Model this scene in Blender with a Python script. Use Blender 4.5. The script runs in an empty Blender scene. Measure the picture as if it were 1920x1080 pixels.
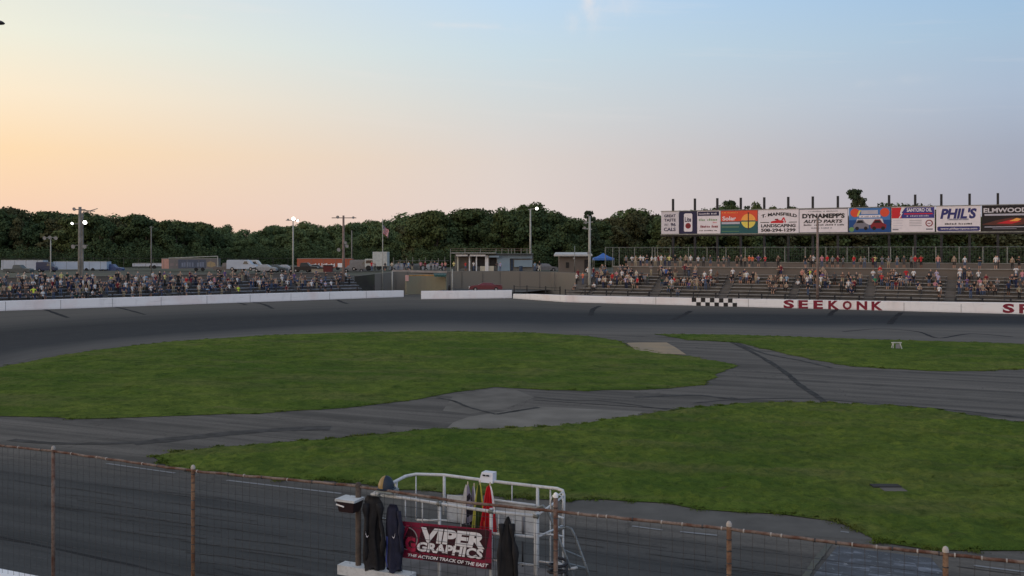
import bpy, math, random
import numpy as np
from mathutils import Vector

# ------------------------------------------------------------------ camera, sky, sun, exposure
S = bpy.context.scene
COL = S.collection
H, F, HY = 7.1, 1840.0, 470.0          # eye height, focal length in photo pixels, horizon row
cam_d = bpy.data.cameras.new('camera'); cam = bpy.data.objects.new('camera', cam_d); COL.objects.link(cam)
cam.location = (0, 0, H); cam.rotation_euler = (math.radians(90), 0, 0)
cam_d.sensor_width = 36; cam_d.lens = 36 * F / 1920; cam_d.shift_y = -(540 - HY) / 1920
cam_d.clip_start = .1; cam_d.clip_end = 6000
S.camera = cam
S.view_settings.view_transform = 'Standard'; S.view_settings.look = 'None'
S.view_settings.exposure = 0; S.view_settings.gamma = 1
S.cycles.max_bounces = 6

def lin(c):
    r = []
    for v in c:
        v = v / 255.0
        r.append(v / 12.92 if v <= .04045 else ((v + .055) / 1.055) ** 2.4)
    return tuple(r)

world = bpy.data.worlds.new('World'); S.world = world; world.use_nodes = True
wt = world.node_tree; wt.nodes.clear()
def wn(t): return wt.nodes.new(t)
def wm(op, a, b=None, c=None, clamp=False):
    n = wn('ShaderNodeMath'); n.operation = op; n.use_clamp = clamp
    for i, v in enumerate((a, b, c)):
        if v is None: continue
        if isinstance(v, (int, float)): n.inputs[i].default_value = v
        else: wt.links.new(v, n.inputs[i])
    return n.outputs[0]
def wmix(f, a, b, mode='MIX'):
    n = wn('ShaderNodeMix'); n.data_type = 'RGBA'; n.blend_type = mode
    for s, v in ((n.inputs[0], f), (n.inputs[6], a), (n.inputs[7], b)):
        if isinstance(v, (int, float)): s.default_value = v
        elif isinstance(v, tuple): s.default_value = v + (1,) if len(v) == 3 else v
        else: wt.links.new(v, s)
    return n.outputs[2]
tc = wn('ShaderNodeTexCoord'); sp = wn('ShaderNodeSeparateXYZ'); wt.links.new(tc.outputs['Generated'], sp.inputs[0])
az = wm('MULTIPLY', wm('ARCTAN2', sp.outputs[0], sp.outputs[1]), 180 / math.pi)
el = wm('MULTIPLY', wm('ARCSINE', sp.outputs[2]), 180 / math.pi)
def wramp(stops):
    n = wn('ShaderNodeValToRGB'); e = n.color_ramp.elements
    while len(e) < len(stops): e.new(.5)
    for el_, (p, c) in zip(e, stops):
        el_.position = max(0, min(1, p / 60)); el_.color = lin(c) + (1,)
    wt.links.new(wm('DIVIDE', el, 60.0, clamp=True), n.inputs[0])
    return n.outputs[0]
LEFT = wramp([(0, (246, 200, 168)), (2.2, (248, 211, 184)), (5.3, (255, 222, 181)), (8.3, (253, 235, 207)), (11.4, (240, 239, 222)), (14.3, (229, 232, 224)), (30, (190, 202, 210)), (60, (150, 166, 190))])
MID = wramp([(0, (224, 204, 198)), (2.2, (225, 210, 205)), (5.3, (222, 211, 205)), (8.3, (213, 216, 216)), (11.4, (203, 220, 229)), (14.3, (193, 218, 240)), (30, (165, 188, 214)), (60, (142, 160, 188))])
RIGHT = wramp([(0, (160, 158, 170)), (2.2, (165, 165, 179)), (5.3, (166, 172, 188)), (8.3, (173, 188, 208)), (11.4, (168, 194, 218)), (14.3, (158, 192, 225)), (30, (140, 164, 192)), (60, (132, 150, 178))])
def wrange(v, a, b): 
    n = wn('ShaderNodeMapRange'); n.interpolation_type = 'SMOOTHSTEP' if False else 'LINEAR'; n.clamp = True
    wt.links.new(v, n.inputs[0]); n.inputs[1].default_value = a; n.inputs[2].default_value = b
    return n.outputs[0]
sky = wmix(wrange(az, -27, 0), LEFT, MID); sky = wmix(wrange(az, 0, 27), sky, RIGHT)
# wisps of cirrus
comb = wn('ShaderNodeCombineXYZ'); wt.links.new(wm('MULTIPLY', az, .06), comb.inputs[0]); wt.links.new(wm('MULTIPLY', wm('ADD', el, wm('MULTIPLY', az, .06)), .75), comb.inputs[1])
nz = wn('ShaderNodeTexNoise'); nz.inputs['Scale'].default_value = 1.3; nz.inputs['Detail'].default_value = 7; nz.inputs['Roughness'].default_value = .55
wt.links.new(comb.outputs[0], nz.inputs['Vector'])
wisp = wm('MULTIPLY', wrange(nz.outputs['Fac'], .56, .76), .15)
wisp = wm('MULTIPLY', wisp, wrange(el, 5, 9))
comb2 = wn('ShaderNodeCombineXYZ'); wt.links.new(wm('MULTIPLY', az, .9), comb2.inputs[0]); wt.links.new(wm('MULTIPLY', el, .6), comb2.inputs[1])
nz2 = wn('ShaderNodeTexNoise'); nz2.inputs['Scale'].default_value = 1.1; nz2.inputs['Detail'].default_value = 6
wt.links.new(comb2.outputs[0], nz2.inputs['Vector'])
def blob(a0, e0, sa, se, amt):
    da = wm('DIVIDE', wm('SUBTRACT', az, a0), sa); de = wm('DIVIDE', wm('SUBTRACT', el, e0), se)
    g = wm('POWER', 2.718, wm('MULTIPLY', wm('ADD', wm('MULTIPLY', da, da), wm('MULTIPLY', de, de)), -1.0))
    return wm('MULTIPLY', wm('MULTIPLY', g, wrange(nz2.outputs['Fac'], .3, .62)), amt)
plume = wm('ADD', blob(4.6, 14.2, .5, 1.3, .55), blob(3.5, 13.1, .35, .45, .42))
plume = wm('ADD', plume, blob(22.3, 9.2, 1.0, .25, .10)); plume = wm('ADD', plume, blob(19.8, 9.1, .6, .2, .09))
plume = wm('ADD', plume, blob(-19.3, 12.75, 1.6, .13, .3)); plume = wm('ADD', plume, blob(-2.5, 12.9, 2.4, .16, .22)); plume = wm('ADD', plume, blob(6.2, 14, 1.2, .8, .2))
sky = wmix(wm('ADD', wisp, plume, clamp=True), sky, lin((244, 232, 226)))
back = wrange(wm('ABSOLUTE', az), 60, 135)          # added brightness and warmth in the unseen sky behind the camera, lifting camera-facing walls
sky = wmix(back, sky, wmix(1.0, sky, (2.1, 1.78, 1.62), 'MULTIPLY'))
nish = wn('ShaderNodeTexSky'); nish.sky_type = 'NISHITA'; nish.sun_disc = False
SUN_EL, SUN_AZ = math.radians(3.0), math.radians(-68)     # sun has just reached the horizon, off frame to the left
nish.sun_elevation = SUN_EL; nish.sun_rotation = SUN_AZ
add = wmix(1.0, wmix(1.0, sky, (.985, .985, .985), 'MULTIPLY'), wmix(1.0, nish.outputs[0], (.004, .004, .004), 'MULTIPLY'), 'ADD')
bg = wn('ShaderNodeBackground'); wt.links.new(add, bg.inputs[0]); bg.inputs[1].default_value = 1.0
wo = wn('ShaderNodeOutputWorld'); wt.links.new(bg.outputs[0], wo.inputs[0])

sun_d = bpy.data.lights.new('sun', 'SUN'); sun = bpy.data.objects.new('sun', sun_d); COL.objects.link(sun)
sun_d.energy = .9; sun_d.angle = math.radians(14); sun_d.color = (1, .80, .66)
sdir = Vector((math.sin(SUN_AZ) * math.cos(SUN_EL), math.cos(SUN_AZ) * math.cos(SUN_EL), math.sin(SUN_EL)))
sun.rotation_euler = sdir.to_track_quat('Z', 'Y').to_euler()

# ------------------------------------------------------------------ where things stand
def G(x, y, z=0.0):                 # a photo pixel laid on a level plane
    Y = F * (H - z) / (y - HY); return ((x - 960) / F * Y, Y, z)
def W(x, y, Y):                     # a photo pixel at a known distance
    return ((x - 960) / F * Y, Y, H - (y - HY) / F * Y)
class Line:
    def __init__(s, o, d, n): s.o, s.d, s.n = o, d, n
    def P(s, a, t, z=0.0): return (s.o[0] + s.d[0] * a + s.n[0] * t, s.o[1] + s.d[1] * a + s.n[1] * t, z)
    def at(s, px, t=0.0):           # run along the line where column px meets it
        u = (px - 960) / F; ox, oy, _ = s.P(0, t)
        return (u * oy - ox) / (s.d[0] - u * s.d[1])
    def px(s, px, t, z): return s.P(s.at(px, t), t, z)
    def ang(s): return math.atan2(s.d[1], s.d[0])
def unit(a, b):
    l = math.hypot(a, b); return (a / l, b / l)
a = G(1200, 570.3); b = G(1920, 589.3); d = unit(b[0] - a[0], b[1] - a[1])
R = Line(a, d, (-d[1], d[0]))                       # back stretch wall
a = G(757, 556.8); b = G(0, 583.2); d = unit(a[0] - b[0], a[1] - b[1])
L = Line(a, d, (-d[1], d[0]))                       # turn wall on the left, runs from negative to 0
Fn = Line((.625, 14.0, 0), (.908, -.419), (.419, .908))   # catch fence of the front stretch

# ------------------------------------------------------------------ materials
MATS = {}
def mat(name, col, rough=.75, noise=.12, scale=3.0, metal=0.0, emit=None, spec=.3, col2=None, bump=0, bscale=20, stretch=None):
    if name in MATS: return MATS[name]
    m = bpy.data.materials.new(name); m.use_nodes = True; t = m.node_tree
    b = t.nodes['Principled BSDF']; b.inputs['Roughness'].default_value = rough; b.inputs['Metallic'].default_value = metal
    b.inputs['Specular IOR Level'].default_value = spec
    c = tuple(col)
    if emit:
        b.inputs['Emission Color'].default_value = c + (1,); b.inputs['Emission Strength'].default_value = emit
    n = t.nodes.new('ShaderNodeTexNoise'); n.inputs['Scale'].default_value = scale; n.inputs['Detail'].default_value = 5
    tcn = t.nodes.new('ShaderNodeTexCoord'); mp = t.nodes.new('ShaderNodeMapping')
    t.links.new(tcn.outputs['Object'], mp.inputs[0]); t.links.new(mp.outputs[0], n.inputs['Vector'])
    if stretch: mp.inputs['Scale'].default_value = stretch
    r = t.nodes.new('ShaderNodeMapRange'); r.inputs[1].default_value = .3; r.inputs[2].default_value = .7
    t.links.new(n.outputs['Fac'], r.inputs[0])
    mx = t.nodes.new('ShaderNodeMix'); mx.data_type = 'RGBA'
    mx.inputs[6].default_value = tuple(v * (1 - noise) for v in c) + (1,)
    mx.inputs[7].default_value = (tuple(col2) if col2 else tuple(min(1, v * (1 + noise)) for v in c)) + (1,)
    t.links.new(r.outputs[0], mx.inputs[0]); t.links.new(mx.outputs[2], b.inputs['Base Color'])
    if bump:
        n2 = t.nodes.new('ShaderNodeTexNoise'); n2.inputs['Scale'].default_value = bscale; n2.inputs['Detail'].default_value = 4
        t.links.new(mp.outputs[0], n2.inputs['Vector'])
        bp = t.nodes.new('ShaderNodeBump'); bp.inputs['Strength'].default_value = bump; bp.inputs['Distance'].default_value = .02
        t.links.new(n2.outputs['Fac'], bp.inputs['Height']); t.links.new(bp.outputs[0], b.inputs['Normal'])
    MATS[name] = m; return m
class NT:                               # little node helper for the bigger ground materials
    def __init__(s, name, rough=.9, spec=.25):
        s.m = bpy.data.materials.new(name); s.m.use_nodes = True; s.t = s.m.node_tree
        s.b = s.t.nodes['Principled BSDF']; s.b.inputs['Roughness'].default_value = rough; s.b.inputs['Specular IOR Level'].default_value = spec
        g = s.t.nodes.new('ShaderNodeNewGeometry'); s.pos = g.outputs['Position']
        u = s.t.nodes.new('ShaderNodeUVMap'); s.uv = u.outputs[0]
    def put(s, sock, v):
        if isinstance(v, (int, float)): sock.default_value = v
        elif isinstance(v, tuple): sock.default_value = v + (1,) if len(v) == 3 and len(sock.default_value) == 4 else v
        else: s.t.links.new(v, sock)
    def math(s, op, a, b=0.0, clamp=False):
        n = s.t.nodes.new('ShaderNodeMath'); n.operation = op; n.use_clamp = clamp; s.put(n.inputs[0], a); s.put(n.inputs[1], b); return n.outputs[0]
    def noise(s, vec, scale, detail=5, rough=.5, rot=0, sc=(1, 1, 1), dist=0):
        mp = s.t.nodes.new('ShaderNodeMapping'); mp.vector_type = 'POINT'
        # rotate first, stretch after
        r = s.t.nodes.new('ShaderNodeVectorRotate'); r.rotation_type = 'Z_AXIS'; s.put(r.inputs['Vector'], vec); r.inputs['Angle'].default_value = rot
        s.t.links.new(r.outputs[0], mp.inputs[0]); mp.inputs['Scale'].default_value = sc
        n = s.t.nodes.new('ShaderNodeTexNoise'); n.inputs['Scale'].default_value = scale; n.inputs['Detail'].default_value = detail
        n.inputs['Roughness'].default_value = rough; n.inputs['Distortion'].default_value = dist
        s.t.links.new(mp.outputs[0], n.inputs['Vector']); return n.outputs['Fac']
    def rng(s, v, a, b, c=0.0, d=1.0):
        n = s.t.nodes.new('ShaderNodeMapRange'); s.put(n.inputs[0], v)
        for i, q in enumerate((a, b, c, d)): n.inputs[i + 1].default_value = q
        return n.outputs[0]
    def mix(s, f, a, b, mode='MIX'):
        n = s.t.nodes.new('ShaderNodeMix'); n.data_type = 'RGBA'; n.blend_type = mode; s.put(n.inputs[0], f); s.put(n.inputs[6], a); s.put(n.inputs[7], b); return n.outputs[2]
    def sep(s, v):
        n = s.t.nodes.new('ShaderNodeSeparateXYZ'); s.put(n.inputs[0], v); return n.outputs
    def bump(s, h, st, dist=.03):
        n = s.t.nodes.new('ShaderNodeBump'); n.inputs['Strength'].default_value = st; n.inputs['Distance'].default_value = dist
        s.put(n.inputs['Height'], h); s.t.links.new(n.outputs[0], s.b.inputs['Normal'])
    def out(s, c): s.put(s.b.inputs['Base Color'], c); return s.m

# ------------------------------------------------------------------ mesh building
class MB:
    def __init__(s): s.v, s.f, s.mi, s.mats, s.uvs = [], [], [], [], None
    def m(s, mt):
        if mt not in s.mats: s.mats.append(mt)
        return s.mats.index(mt)
    def add(s, vs, fs, mt):
        k = len(s.v); i = s.m(mt); s.v += [tuple(v) for v in vs]
        for f in fs: s.f.append(tuple(k + q for q in f)); s.mi.append(i)
        return s
    def box(s, c, size, mt, rz=0.0, base=True):     # c = centre of the base (or centre)
        x, y, z = size[0] / 2, size[1] / 2, size[2]; z0 = c[2] if base else c[2] - z / 2
        ca, sa = math.cos(rz), math.sin(rz); vs = []
        for dz in (z0, z0 + z):
            for dx, dy in ((-x, -y), (x, -y), (x, y), (-x, y)):
                vs.append((c[0] + dx * ca - dy * sa, c[1] + dx * sa + dy * ca, dz))
        return s.add(vs, [(3, 2, 1, 0), (4, 5, 6, 7), (0, 1, 5, 4), (1, 2, 6, 5), (2, 3, 7, 6), (3, 0, 4, 7)], mt)
    def bar(s, p, q, w, h, mt):                     # square bar from p to q
        p, q = Vector(p), Vector(q); d = (q - p).normalized()
        up = Vector((0, 0, 1)) if abs(d.z) < .95 else Vector((0, 1, 0))
        a = d.cross(up).normalized() * w / 2; b = a.cross(d).normalized() * h / 2
        vs = [p - a - b, p + a - b, p + a + b, p - a + b, q - a - b, q + a - b, q + a + b, q - a + b]
        return s.add(vs, [(0, 1, 2, 3), (7, 6, 5, 4), (0, 4, 5, 1), (1, 5, 6, 2), (2, 6, 7, 3), (3, 7, 4, 0)], mt)
    def tube(s, pts, r, mt, n=8, r1=None, cap=True):
        pts = [Vector(p) for p in pts]; k = len(pts); vs = []; fs = []
        ref = None
        for i, p in enumerate(pts):
            d = (pts[min(i + 1, k - 1)] - pts[max(i - 1, 0)]).normalized()
            if ref is None: ref = d.orthogonal().normalized()
            ref = (ref - d * ref.dot(d)); ref = ref.normalized() if ref.length > 1e-5 else d.orthogonal().normalized()
            b = d.cross(ref); rr = r if r1 is None else r + (r1 - r) * i / (k - 1)
            if isinstance(r, (list, tuple)): rr = r[i]
            for j in range(n):
                t = 2 * math.pi * j / n; vs.append(p + (ref * math.cos(t) + b * math.sin(t)) * rr)
        for i in range(k - 1):
            for j in range(n):
                fs.append((i * n + j, i * n + (j + 1) % n, (i + 1) * n + (j + 1) % n, (i + 1) * n + j))
        if cap: fs.append(tuple(range(n))[::-1]); fs.append(tuple((k - 1) * n + j for j in range(n)))
        return s.add(vs, fs, mt)
    def lathe(s, c, prof, mt, n=16, sx=1, sy=1):
        vs = []; fs = []
        for r, z in prof:
            for j in range(n):
                t = 2 * math.pi * j / n; vs.append((c[0] + r * sx * math.cos(t), c[1] + r * sy * math.sin(t), c[2] + z))
        for i in range(len(prof) - 1):
            for j in range(n): fs.append((i * n + j, i * n + (j + 1) % n, (i + 1) * n + (j + 1) % n, (i + 1) * n + j))
        return s.add(vs, fs, mt)
    def prism(s, poly, p0, ex, ey, thick, mt):     # polygon in the (ex, ey) frame, thickness along ex x ey
        ex, ey, p0 = Vector(ex), Vector(ey), Vector(p0); nn = ex.normalized().cross(ey.normalized()) * thick; k = len(poly)
        vs = [p0 + ex * a + ey * b for a, b in poly] + [p0 + ex * a + ey * b + nn for a, b in poly]
        fs = [tuple(range(k))[::-1], tuple(range(k, 2 * k))] + [(i, (i + 1) % k, k + (i + 1) % k, k + i) for i in range(k)]
        return s.add(vs, fs, mt)
    def sheet(s, rows, mt):                        # rows of points -> quads
        n = len(rows[0]); vs = [p for r in rows for p in r]; fs = []
        for i in range(len(rows) - 1):
            for j in range(n - 1): fs.append((i * n + j, i * n + j + 1, (i + 1) * n + j + 1, (i + 1) * n + j))
        return s.add(vs, fs, mt)
    def build(s, name, parent=None, smooth=False, rel=True):
        me = bpy.data.meshes.new(name)
        off = parent_origin(parent) if (parent is not None and rel) else (0, 0, 0)
        me.from_pydata([(v[0] - off[0], v[1] - off[1], v[2] - off[2]) for v in s.v], [], s.f)
        for mt in s.mats: me.materials.append(mt)
        me.polygons.foreach_set('material_index', s.mi)
        if smooth: me.polygons.foreach_set('use_smooth', [True] * len(s.f))
        me.update()
        o = bpy.data.objects.new(name, me); COL.objects.link(o)
        if parent is not None: o.parent = parent
        return o
ORI = {}
def parent_origin(p):
    while p is not None:
        if p.name in ORI: return ORI[p.name]
        p = p.parent
    return (0, 0, 0)
def tag(o, label=None, cat=None, group=None, kind=None):
    if label: o['label'] = label
    if cat: o['category'] = cat
    if group: o['group'] = group
    if kind: o['kind'] = kind
    return o
def thing(name, label, cat, loc=(0, 0, 0), group=None, rz=0.0):
    o = bpy.data.objects.new(name, None); COL.objects.link(o); o.location = loc; o.rotation_euler = (0, 0, rz); o.empty_display_size = .2
    ORI[o.name] = tuple(loc) if rz == 0 else (0, 0, 0)
    return tag(o, label, cat, group)
def copy_thing(root, loc, rz, label):
    r = root.copy(); COL.objects.link(r); r.location = loc; r.rotation_euler = (0, 0, rz); r['label'] = label
    for ch in list(root.children):
        c = ch.copy(); COL.objects.link(c); c.parent = r
        for g in list(ch.children):
            e = g.copy(); COL.objects.link(e); e.parent = c
    return r
def text_geo(txt, bold=0.0):
    """outline of a string as flat faces, scaled into the unit square"""
    cu = bpy.data.curves.new('t', 'FONT'); cu.body = txt; cu.offset = bold; cu.resolution_u = 3
    ob = bpy.data.objects.new('t', cu); COL.objects.link(ob)
    dg = bpy.context.evaluated_depsgraph_get(); dg.update()
    me = bpy.data.meshes.new_from_object(ob.evaluated_get(dg))
    vs = [(v.co.x, v.co.y) for v in me.vertices]; fs = [tuple(p.vertices) for p in me.polygons]
    bpy.data.objects.remove(ob); bpy.data.curves.remove(cu); bpy.data.meshes.remove(me)
    xs = [v[0] for v in vs]; ys = [v[1] for v in vs]; x0, x1, y0, y1 = min(xs), max(xs), min(ys), max(ys)
    return [((x - x0) / (x1 - x0), (y - y0) / (y1 - y0)) for x, y in vs], fs
class Panel:                            # a flat rectangle in space: a lower-left corner, a width vector, a height vector
    def __init__(s, p, ex, ey, n, mb): s.p, s.ex, s.ey, s.n, s.mb = Vector(p), Vector(ex), Vector(ey), Vector(n), mb
    def pt(s, a, b, l): return s.p + s.ex * a + s.ey * b + s.n * l
    def rect(s, a0, b0, a1, b1, mt, l=.012):
        s.mb.add([s.pt(a0, b0, l), s.pt(a1, b0, l), s.pt(a1, b1, l), s.pt(a0, b1, l)], [(0, 1, 2, 3)], mt)
    def poly(s, pts, mt, l=.014): s.mb.add([s.pt(x, y, l) for x, y in pts], [tuple(range(len(pts)))], mt)
    def disc(s, a, b, ra, mt, l=.016, n=20, asp=None, a0=0, a1=360):
        asp = asp or s.ex.length / s.ey.length; pts = [(a + ra * math.cos(math.radians(t)), b + ra * asp * math.sin(math.radians(t))) for t in np.linspace(a0, a1, n)]
        if a1 - a0 < 359: pts.append((a, b))
        else: pts = pts[:-1]
        s.poly(pts, mt, l)
    def text(s, txt, a0, b0, a1, b1, mt, bold=.02, l=.02, shear=0, arch=0):
        vs, fs = text_geo(txt, bold)
        s.mb.add([s.pt(a0 + (a1 - a0) * x + shear * (y - .5), b0 + (b1 - b0) * y + arch * (1 - (2 * x - 1) ** 2), l) for x, y in vs], fs, mt)
    def squiggle(s, a0, b0, a1, b1, mt, n, rnd, l=.018):     # lettering too small to read: short broken strokes
        w = (a1 - a0) / n
        for i in range(n):
            if rnd.random() < .12: continue
            x = a0 + i * w; h = (b1 - b0) * rnd.uniform(.6, 1)
            s.rect(x, b0, x + w * rnd.uniform(.5, .82), b0 + h, mt, l)

def lerp_px(tab, x):
    xs = [t[0] for t in tab]; ys = [t[1] for t in tab]; return float(np.interp(x, xs, ys))

# ------------------------------------------------------------------ the setting: ground, asphalt, track, grass
rnd = random.Random(4)
m_dirt = mat('dirt', (.10, .085, .065), .95, .35, .4)
mb = MB(); mb.add([(-2500, -300, -.08), (2500, -300, -.08), (2500, 4000, -.08), (-2500, 4000, -.08)], [(0, 1, 2, 3)], mat('far_ground', (.05, .065, .03), .95, .4, .02))
tag(mb.build('ground'), kind='structure')

def asphalt(name, base, dark, light, rot, front=False):
    n = NT(name, .95, .04)
    big = n.noise(n.pos, .06, 4); mid = n.noise(n.pos, .5, 6, .6); fine = n.noise(n.pos, 9, 4, .7)
    streak = n.noise(n.pos, 1.0, 6, .6, rot, (.035, .9, 1), .3); streak2 = n.noise(n.pos, 1.0, 5, .65, rot, (.1, 3.5, 1), .5)
    c = n.mix(n.rng(big, .35, .65), base, light)
    c = n.mix(n.rng(streak, .42, .62), c, dark)
    c = n.mix(n.math('MULTIPLY', n.rng(mid, .5, .72), .5), c, light)
    c = n.mix(n.math('MULTIPLY', n.rng(streak2, .6, .7), .55), c, tuple(v * .45 for v in dark))
    c = n.mix(n.math('MULTIPLY', n.rng(fine, .35, .65), .35), c, tuple(v * .6 for v in dark))
    # hairline cracks
    vo = n.t.nodes.new('ShaderNodeTexVoronoi'); vo.feature = 'DISTANCE_TO_EDGE'; vo.inputs['Scale'].default_value = .11; 
    wv = n.t.nodes.new('ShaderNodeVectorMath'); wv.operation = 'ADD'; nn = n.t.nodes.new('ShaderNodeTexNoise'); nn.inputs['Scale'].default_value = .35; nn.inputs['Detail'].default_value = 6
    n.t.links.new(n.pos, nn.inputs['Vector']); sc = n.t.nodes.new('ShaderNodeVectorMath'); sc.operation = 'SCALE'; sc.inputs['Scale'].default_value = 6
    n.t.links.new(nn.outputs['Color'], sc.inputs[0]); n.t.links.new(sc.outputs[0], wv.inputs[0]); n.t.links.new(n.pos, wv.inputs[1]); n.t.links.new(wv.outputs[0], vo.inputs['Vector'])
    c = n.mix(n.math('MULTIPLY', n.rng(vo.outputs['Distance'], .0, .006, 1, 0), .45), c, tuple(v * .4 for v in dark))
    n.bump(fine, .35, .012)
    return n, c
FR = -math.atan2(-.419, .908)
n, c = asphalt('infield_asphalt', (.128, .118, .106), (.082, .077, .070), (.160, .146, .130), FR)
# rubbered-in band of the front stretch, measured outwards from the fence line
px = n.sep(n.pos)
nd = n.math('ADD', n.math('MULTIPLY', n.math('SUBTRACT', px[0], .625), .419), n.math('MULTIPLY', n.math('SUBTRACT', px[1], 14.0), .908))
wob = n.math('MULTIPLY', n.noise(n.pos, .15, 3), 2.0)
frontmask = n.rng(n.math('ADD', nd, wob), 9.6, 12.4, 1, 0)
st = n.noise(n.pos, 1.0, 6, .65, FR, (.03, 1.4, 1), .2)
fc = n.mix(n.rng(st, .35, .65), (.046, .048, .048), (.080, .081, .079))
st3 = n.noise(n.pos, 1.0, 4, .6, FR + .05, (.12, 5.0, 1), .8)
fc = n.mix(n.math('MULTIPLY', n.rng(st3, .62, .68), .7), fc, (.014, .014, .016))
fc = n.mix(n.math('MULTIPLY', n.rng(n.noise(n.pos, 9, 4, .7), .3, .7), .3), fc, (.022, .023, .026))
c = n.mix(frontmask, c, fc)
m_inf = n.out(c)
mb = MB(); mb.add([(-150, 2, 0), (170, 2, 0), (170, 178, 0), (-150, 178, 0)], [(0, 1, 2, 3)], m_inf)
tag(mb.build('infield_road'), kind='structure')

OUT = [(-500, 605), (-300, 596), (0, 583.2), (240, 574), (480, 565.8), (757, 556.8), (860, 559), (960, 559), (1040, 562), (1100, 565.3), (1200, 570.3), (1440, 576.6), (1680, 582.9), (1920, 589.3), (2400, 602)]
INN = [(-500, 800), (-200, 742), (0, 694), (60, 677), (180, 656), (330, 640), (480, 630), (640, 624), (820, 621), (1000, 624), (1100, 626), (1230, 627), (1380, 628), (1640, 636), (1920, 644), (2400, 660)]
# tarmac of the far track, with its own run / across coordinates
n = NT('track_asphalt', .95, .04); uvs = n.sep(n.uv)
v = uvs[1]; comb_ = n.t.nodes.new('ShaderNodeCombineXYZ'); n.put(comb_.inputs[0], uvs[0]); n.put(comb_.inputs[1], v)
s1 = n.noise(comb_.outputs[0], 1, 6, .6, 0, (3, 14, 1), .2); s2 = n.noise(comb_.outputs[0], 1, 5, .65, 0, (9, 60, 1), .5)
warp = n.math('ADD', n.math('ADD', v, n.math('MULTIPLY', n.math('MAXIMUM', n.math('SUBTRACT', uvs[0], .52), 0.0), 1.25)), n.math('MULTIPLY', n.math('SUBTRACT', n.noise(comb_.outputs[0], 1, 3, .5, 0, (4, 2, 1)), .5), .22))
r = n.t.nodes.new('ShaderNodeValToRGB'); n.put(r.inputs[0], warp)
e = r.color_ramp.elements
for p, cc in ((0.0, (.125, .113, .098)), (.22, (.112, .103, .091)), (.42, (.072, .070, .066)), (.55, (.036, .038, .040)), (.80, (.038, .041, .045)), (.93, (.100, .097, .092)), (1.0, (.130, .120, .108))):
    if p in (0.0, 1.0): q = e[0] if p == 0 else e[-1]
    else: q = e.new(p)
    q.position = p; q.color = cc + (1,)
c = n.mix(n.math('MULTIPLY', n.rng(s1, .45, .66), .3), r.outputs[0], (.03, .032, .036))
c = n.mix(n.math('MULTIPLY', n.rng(s2, .6, .7), .4), c, (.013, .013, .015))
c = n.mix(n.math('MULTIPLY', n.rng(n.noise(n.pos, .8, 6, .6), .5, .8), .22), c, (.09, .087, .083))
m_trk = n.out(c)
xs = list(np.linspace(-420, 2380, 141)); VN = 10
rows = []
for j in range(VN + 1):
    v_ = j / VN
    row = []
    for x in xs:
        a = Vector(G(x, lerp_px(OUT, x) - .3)); b = Vector(G(x, lerp_px(INN, x) + .5)); p = a.lerp(b, v_); row.append((p.x, p.y, .006))
    rows.append(row)
mb = MB(); mb.sheet(rows, m_trk); trk = mb.build('race_track'); tag(trk, kind='structure')
uvl = trk.data.uv_layers.new(name='UVMap'); k = 0
for p in trk.data.polygons:
    for vi in p.vertices:
        j, i = divmod(vi, len(xs)); uvl.data[k].uv = (i / 140, j / VN); k += 1

def ribbon(mb, pts, w, mt, z, w1=None):       # flat strip through ground points
    P = [Vector((p[0], p[1], 0)) for p in pts]; Lf, Rt = [], []
    for i, p in enumerate(P):
        d = (P[min(i + 1, len(P) - 1)] - P[max(i - 1, 0)]).normalized(); nn = Vector((-d.y, d.x, 0))
        ww = (w if w1 is None else w + (w1 - w) * i / (len(P) - 1)) * rnd.uniform(.75, 1.2) / 2
        Lf.append((p.x + nn.x * ww, p.y + nn.y * ww, z)); Rt.append((p.x - nn.x * ww, p.y - nn.y * ww, z))
    mb.sheet([Lf, Rt], mt)
def spline(pts, n=8):
    out = []; P = [pts[0]] + list(pts) + [pts[-1]]
    for i in range(1, len(P) - 2):
        for k in range(n):
            t = k / n; out.append(tuple(.5 * ((2 * P[i][j]) + (-P[i - 1][j] + P[i + 1][j]) * t + (2 * P[i - 1][j] - 5 * P[i][j] + 4 * P[i + 1][j] - P[i + 2][j]) * t * t + (-P[i - 1][j] + 3 * P[i][j] - 3 * P[i + 1][j] + P[i + 2][j]) * t ** 3) for j in (0, 1)))
    out.append(tuple(pts[-1])); return out
def gp(pts, n=8): return [G(x, y) for x, y in spline(pts, n)]
m_rub = mat('tyre_rubber_mark', (.040, .038, .037), .8, .4, 2.0, spec=.03, col2=(.07, .068, .065))
m_rub3 = mat('dark_groove_mark', (.020, .020, .022), .8, .3, 2.0, spec=.03, col2=(.036, .036, .038))
m_rub2 = mat('faint_rubber_mark', (.052, .050, .048), .8, .3, 2.0, spec=.03, col2=(.08, .077, .074))
mb = MB()
ribbon(mb, gp([(1362, 638), (1400, 655), (1445, 680), (1478, 703), (1500, 722), (1530, 742), (1548, 756)]), .34, m_rub, .010)
ribbon(mb, gp([(1372, 638), (1430, 662), (1500, 676), (1560, 690)]), .3, m_rub2, .011)
for q in ([(75, 577), (100, 586), (128, 596)], [(200, 572), (235, 580), (272, 590)], [(470, 566), (495, 571), (512, 579)], [(440, 566), (455, 570), (462, 572)], [(632, 562), (640, 566), (652, 570)]):
    ribbon(mb, gp(q), .5, m_rub3, .011)
for q in ([(1295, 583), (1283, 590), (1262, 600)], [(1125, 574), (1112, 580), (1108, 592)], [(1570, 580), (1560, 586), (1556, 592)], [(1690, 586), (1676, 598), (1668, 608)]):
    ribbon(mb, gp(q), .6, m_rub3, .011)
ribbon(mb, gp([(1580, 622), (1650, 617), (1720, 622), (1760, 634), (1820, 626), (1900, 632)]), .3, m_rub3, .012)
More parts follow.
